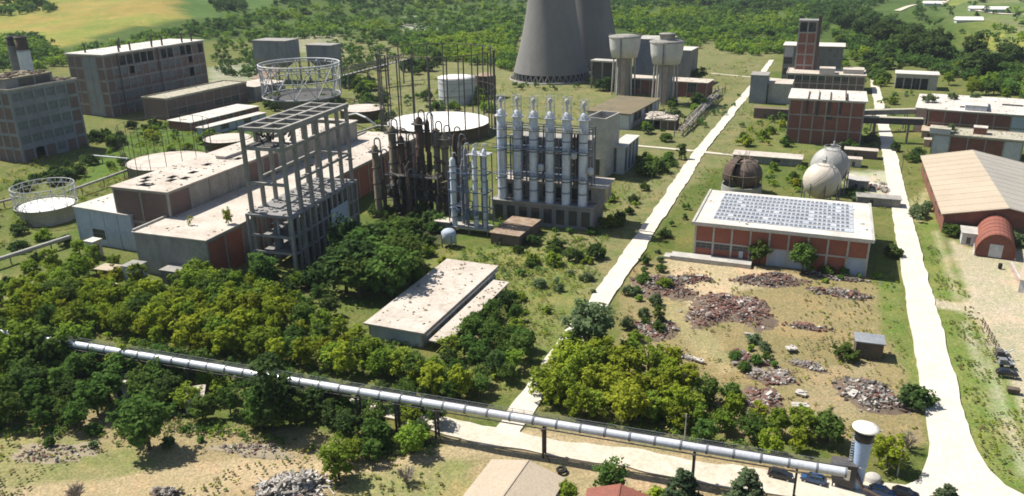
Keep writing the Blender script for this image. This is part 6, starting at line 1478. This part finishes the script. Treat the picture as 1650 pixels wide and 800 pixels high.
heap('grey stone scatter along the upper edge of the dirt track', 400, 722, 10, 2.2, .45, .2, 80, (.2, .55, .2, .1), 19, (.15, .5), soil='bank_soil')
heap('small dark stone pile at the bottom edge, left of the bleached beams', 262, 795, 2.4, 1.8, .9, .2, 80, (.05, .5, .15, .3), 20, (.3, .9))
heap('chalky debris beside the junction of the right road', 1418, 302, 4.4, 7, .7, .3, 150, (.05, .3, .6, .05), 21)
# flat sheets lying about the lot
for px, py, l, wd, an, lab in ((1275, 563, 2.4, 1.6, .5, 'white sheet lying alone right of the bushes in the lot'), (1222, 600, 2.6, 2.0, .1, 'grey slab resting on the lower middle rubble'), (1290, 636, 2.2, 1.2, -.2, 'pale box like slab below the lower middle heap'), (1288, 655, 3.0, 1.6, .3, 'white broken slab above the lower bushes'), (1125, 582, 2.2, .9, -.3, 'cream plank shaped slab before the acacias'), (1210, 542, 3, .8, -.2, 'white slab at the top of the bushes between heaps')):
    p = at(px, py); mb = MB(); mb.box(-l/2, l/2, -wd/2, wd/2, .1, .45); mb.torn(-l/2, l/2, -wd/2, wd/2, .4, 3, int(px)); o = mb.build('slab', 'rubble_white' if 'grey' not in lab else 'rubble_grey'); o.location = p; o.rotation_euler = (.05, .06, an); tag(o, lab, 'slab')
# fallen branches of the dead tree
def dead_bush(label, px, py, h, seed, m='twig_grey'):
    p = at(px, py); t = thing('dead_bush', label, 'dead bush', (p.x, p.y, 0)); r = random.Random(seed); mb = MB()
    for k in range(60):
        a = r.uniform(0, 2*PI); q = Vector((math.cos(a)*h*.5, math.sin(a)*h*.5, h*r.uniform(.5, 1)))*r.uniform(.7, 1); mid = q*.55+Vector((0, 0, .15*h)); mb.path([(0, 0, -.2), mid, q], .05, 4)
        for _ in range(3): mb.tube(mid, q+Vector((r.uniform(-.5, .5), r.uniform(-.5, .5), r.uniform(-.2, .4))), .03, n=3)
    mb.build('twigs', 'dead_wood', t); return t
dead_bush('leafless grey bush left of the tan roofed house', 655, 778, 3, 1); dead_bush('leafless twiggy bush in the foreground at the bottom left', 125, 806, 3.0, 2); dead_bush('pale leafless branches beside the vent stack', 1462, 722, 3.4, 3)
dead_bush('pale dead shrub at the mouth of the right road junction', 1446, 742, 2.4, 4)
# ---- cars
def car(label, px, py, rot, paint, seed=0, wreck=False):
    p = at(px, py); t = thing('parked_car' if not wreck else 'scrap_car', label, 'car', (p.x, p.y, .12), rot); L, W = 4.1, 1.66
    prof = [(-2.05, .42), (-2.0, .80), (-1.9, .93), (-1.0, 1.0), (1.15, .98), (1.85, .86), (2.05, .70), (2.06, .42), (1.7, .30), (-1.7, .30)]
    mb = MB(); n = len(prof); vs = [(x, -W/2+(.06 if z > .85 else .0), z) for x, z in prof]+[(x, W/2-(.06 if z > .85 else .0), z) for x, z in prof]
    mb.add(vs, [tuple(range(n-1, -1, -1)), tuple(range(n, 2*n))]+[(i, (i+1) % n, n+(i+1) % n, n+i) for i in range(n)]); o = mb.build('body', paint, t); bv = o.modifiers.new('bevel', 'BEVEL'); bv.width = .07; bv.segments = 2; bv.limit_method = 'ANGLE'
    cab = [(-1.75, .95), (-1.35, 1.40), (.35, 1.43), (1.1, .98)]; mb = MB(); vs = [(x, s*(W/2-.09-(.16 if z > 1.2 else 0)), z) for s in (-1, 1) for x, z in cab]
    mb.add(vs, [(3, 2, 1, 0), (4, 5, 6, 7)]+[(i, i+1, 5+i, 4+i) for i in range(3)]); mb.build('windows', 'glass_dark', t)
    mb = MB(); mb.box(-1.33, .33, -(W/2-.23), W/2-.23, 1.40, 1.47)
    for s in (-1, 1):
        for a, b in (((-1.75, .97), (-1.33, 1.42)), ((.33, 1.44), (1.1, 1.0)), ((-.35, .97), (-.35, 1.44))): mb.bar((a[0], s*(W/2-.1), a[1]), (b[0], s*(W/2-.24), b[1]), .08)
    mb.build('roof', paint, t)
    for x in (-1.28, 1.3):
        for s in (-1, 1):
            mb = MB(); y0 = s*(W/2-.19); y1 = s*(W/2+.01); mb.tube((x, y0, .20), (x, y1, .20), .31, n=16); wl = mb.build('wheel', 'tyre', t)
            mb = MB(); mb.tube((x, y1, .20), (x, y1+s*.015, .20), .19, n=12); mb.build('rim', 'rim', wl)
    for s in (-1, 1):
        mb = MB(); mb.box(2.0, 2.075, s*.5-.2, s*.5+.2, .62, .76); mb.build('headlight', 'lamp_clear', t); mb = MB(); mb.box(-2.07, -1.99, s*.62-.14, s*.62+.14, .66, .84); mb.build('tail_light', 'lamp_red', t)
    mb = MB(); mb.box(2.04, 2.12, -.75, .75, .36, .5); mb.box(-2.12, -2.03, -.75, .75, .36, .5); mb.build('bumper', 'black_paint', t); return t
car('black hatchback parked under the end of the pipeline', 1257, 770, -.07, 'car_black'); car('dark blue hatchback parked right of the black one', 1310, 777, -.1+PI, 'car_blue')
car('blue car at the bottom edge nearest the vent stack', 1420, 798, -.12, 'car_blue'); car('dark maroon car at the bottom edge beside the road junction', 1458, 801, -.12, 'car_maroon')
# scrap by the fence line of the yard
car('scrapped black car nearest the viewer beside the yard fence', 1622, 606, .05, 'car_black', 0, True)
def scrap(label, px, py, seed, m):
    p = at(px, py); t = thing('scrap_machine', label, 'scrap', (p.x, p.y, 0), .1); r = random.Random(seed); mb = MB(); mb.box(-1.5, 1.5, -.8, .8, .5, .9); mb.box(-1.4, .1, -.7, .7, .902, 1.7); mb.build('chassis', m, t)
    for x in (-1, 1):
        for s in (-1, 1): mb = MB(); mb.tube((x, s*.65, .35), (x, s*.95, .35), .4, n=12); mb.build('wheel', 'tyre', t)
    mb = MB()
    for k in range(8): q = Vector((r.uniform(-1.6, 1.6), r.uniform(-.8, .8), r.uniform(.8, 1.8))); mb.bar(q, q+Vector((r.uniform(-1, 1), r.uniform(-.6, .6), r.uniform(-.3, .5))), .2)
    mb.build('loose_parts', 'steel_pale', t)
scrap('small scrap trailer with pale parts behind the scrapped black car', 1620, 590, 1, 'steel_grey'); scrap('grey scrap trailer farthest from the scrapped black car', 1615, 577, 2, 'steel_dark'); 
p = at(1632, 632); mb = MB(); mb.box(-1.1, 1.1, -.6, .6, .1, .8); mb.box(-1.2, 1.2, -.7, .7, .802, .9); o = mb.build('crate', 'timber'); o.location = p; tag(o, 'brown crate lying in front of the scrapped black car', 'crate')
p = at(1611, 432); t = thing('barrel', 'black barrel standing on the yard before the barrel shed', 'barrel', p); mb = MB(); mb.lathe([(.5, -.1), (.55, .5), (.55, .9), (.5, 1.3)], n=14); mb.build('drum', 'black_paint', t)
# yard fence
t = thing('yard_fence', 'broken dark post fence between the grass strip and the dusty yard', 'fence', (0, 0, 0)); A = at(1583, 522); B = at(1612, 572); n = 8
for i in range(n+1): p = A+(B-A)*(i/n); mb = MB(); mb.bar((p.x, p.y, -.4), (p.x+.1*(i % 3-1), p.y, 1.6), .16); mb.build('post', 'timber', t)
mb = MB(); mb.bar(A+Vector((0, 0, 1.3)), B+Vector((0, 0, 1.2)), .09, .14); mb.bar(A+Vector((0, 0, .7)), A+(B-A)*.7+Vector((0, 0, .6)), .09, .14); mb.build('rail', 'timber', t)
t = thing('low_wall', 'pale broken low wall along the right side of the yard', 'wall', (0, 0, 0)); A = at(1628, 430); B = at(1660, 490); mb = MB(); mb.bar(A+Vector((0, 0, .4)), B+Vector((0, 0, .4)), .4, 1.8); mb.build('wall', 'brick_pink', t); mb = MB(); mb.bar(A+Vector((0, 0, 1.4)), B+Vector((0, 0, 1.4)), .6, .18); mb.build('coping', 'concrete_light', t)
# poles
def pole(label, px, py, h, m='concrete_grey', arm=0.):
    p = at(px, py); t = thing('utility_pole', label, 'pole', (p.x, p.y, 0)); mb = MB(); mb.tube((0, 0, -1), (0, 0, h), .16, .1, n=8); mb.build('shaft', m, t)
    mb = MB(); mb.bar((-.7, 0, h-.6), (.7+arm, 0, h-.6), .12); [mb.tube((x, 0, h-.6), (x, 0, h-.25), .06, n=5) for x in (-.6, 0, .6)]; mb.build('crossarm', 'timber', t)
pole('slim pale pole beside the vent stack tree', 1446, 766, 5, 'concrete_light'); pole('thin pole among the acacias above the pipeline', 1103, 712, 6, 'concrete_light')
pole('thin pole beside the right road below the bridges', 1452, 280, 7, 'timber'); pole('thin pole at the field edge behind the left block', 120, 118, 9, 'timber')
mb = MB(); p = at(905, 760); mb.ring((0, 0, .35), .75, .28, n=18, m=6); o = mb.build('tyre', 'tyre'); o.location = p; tag(o, 'old tyre lying at the corner of the tan roofed house', 'tyre')
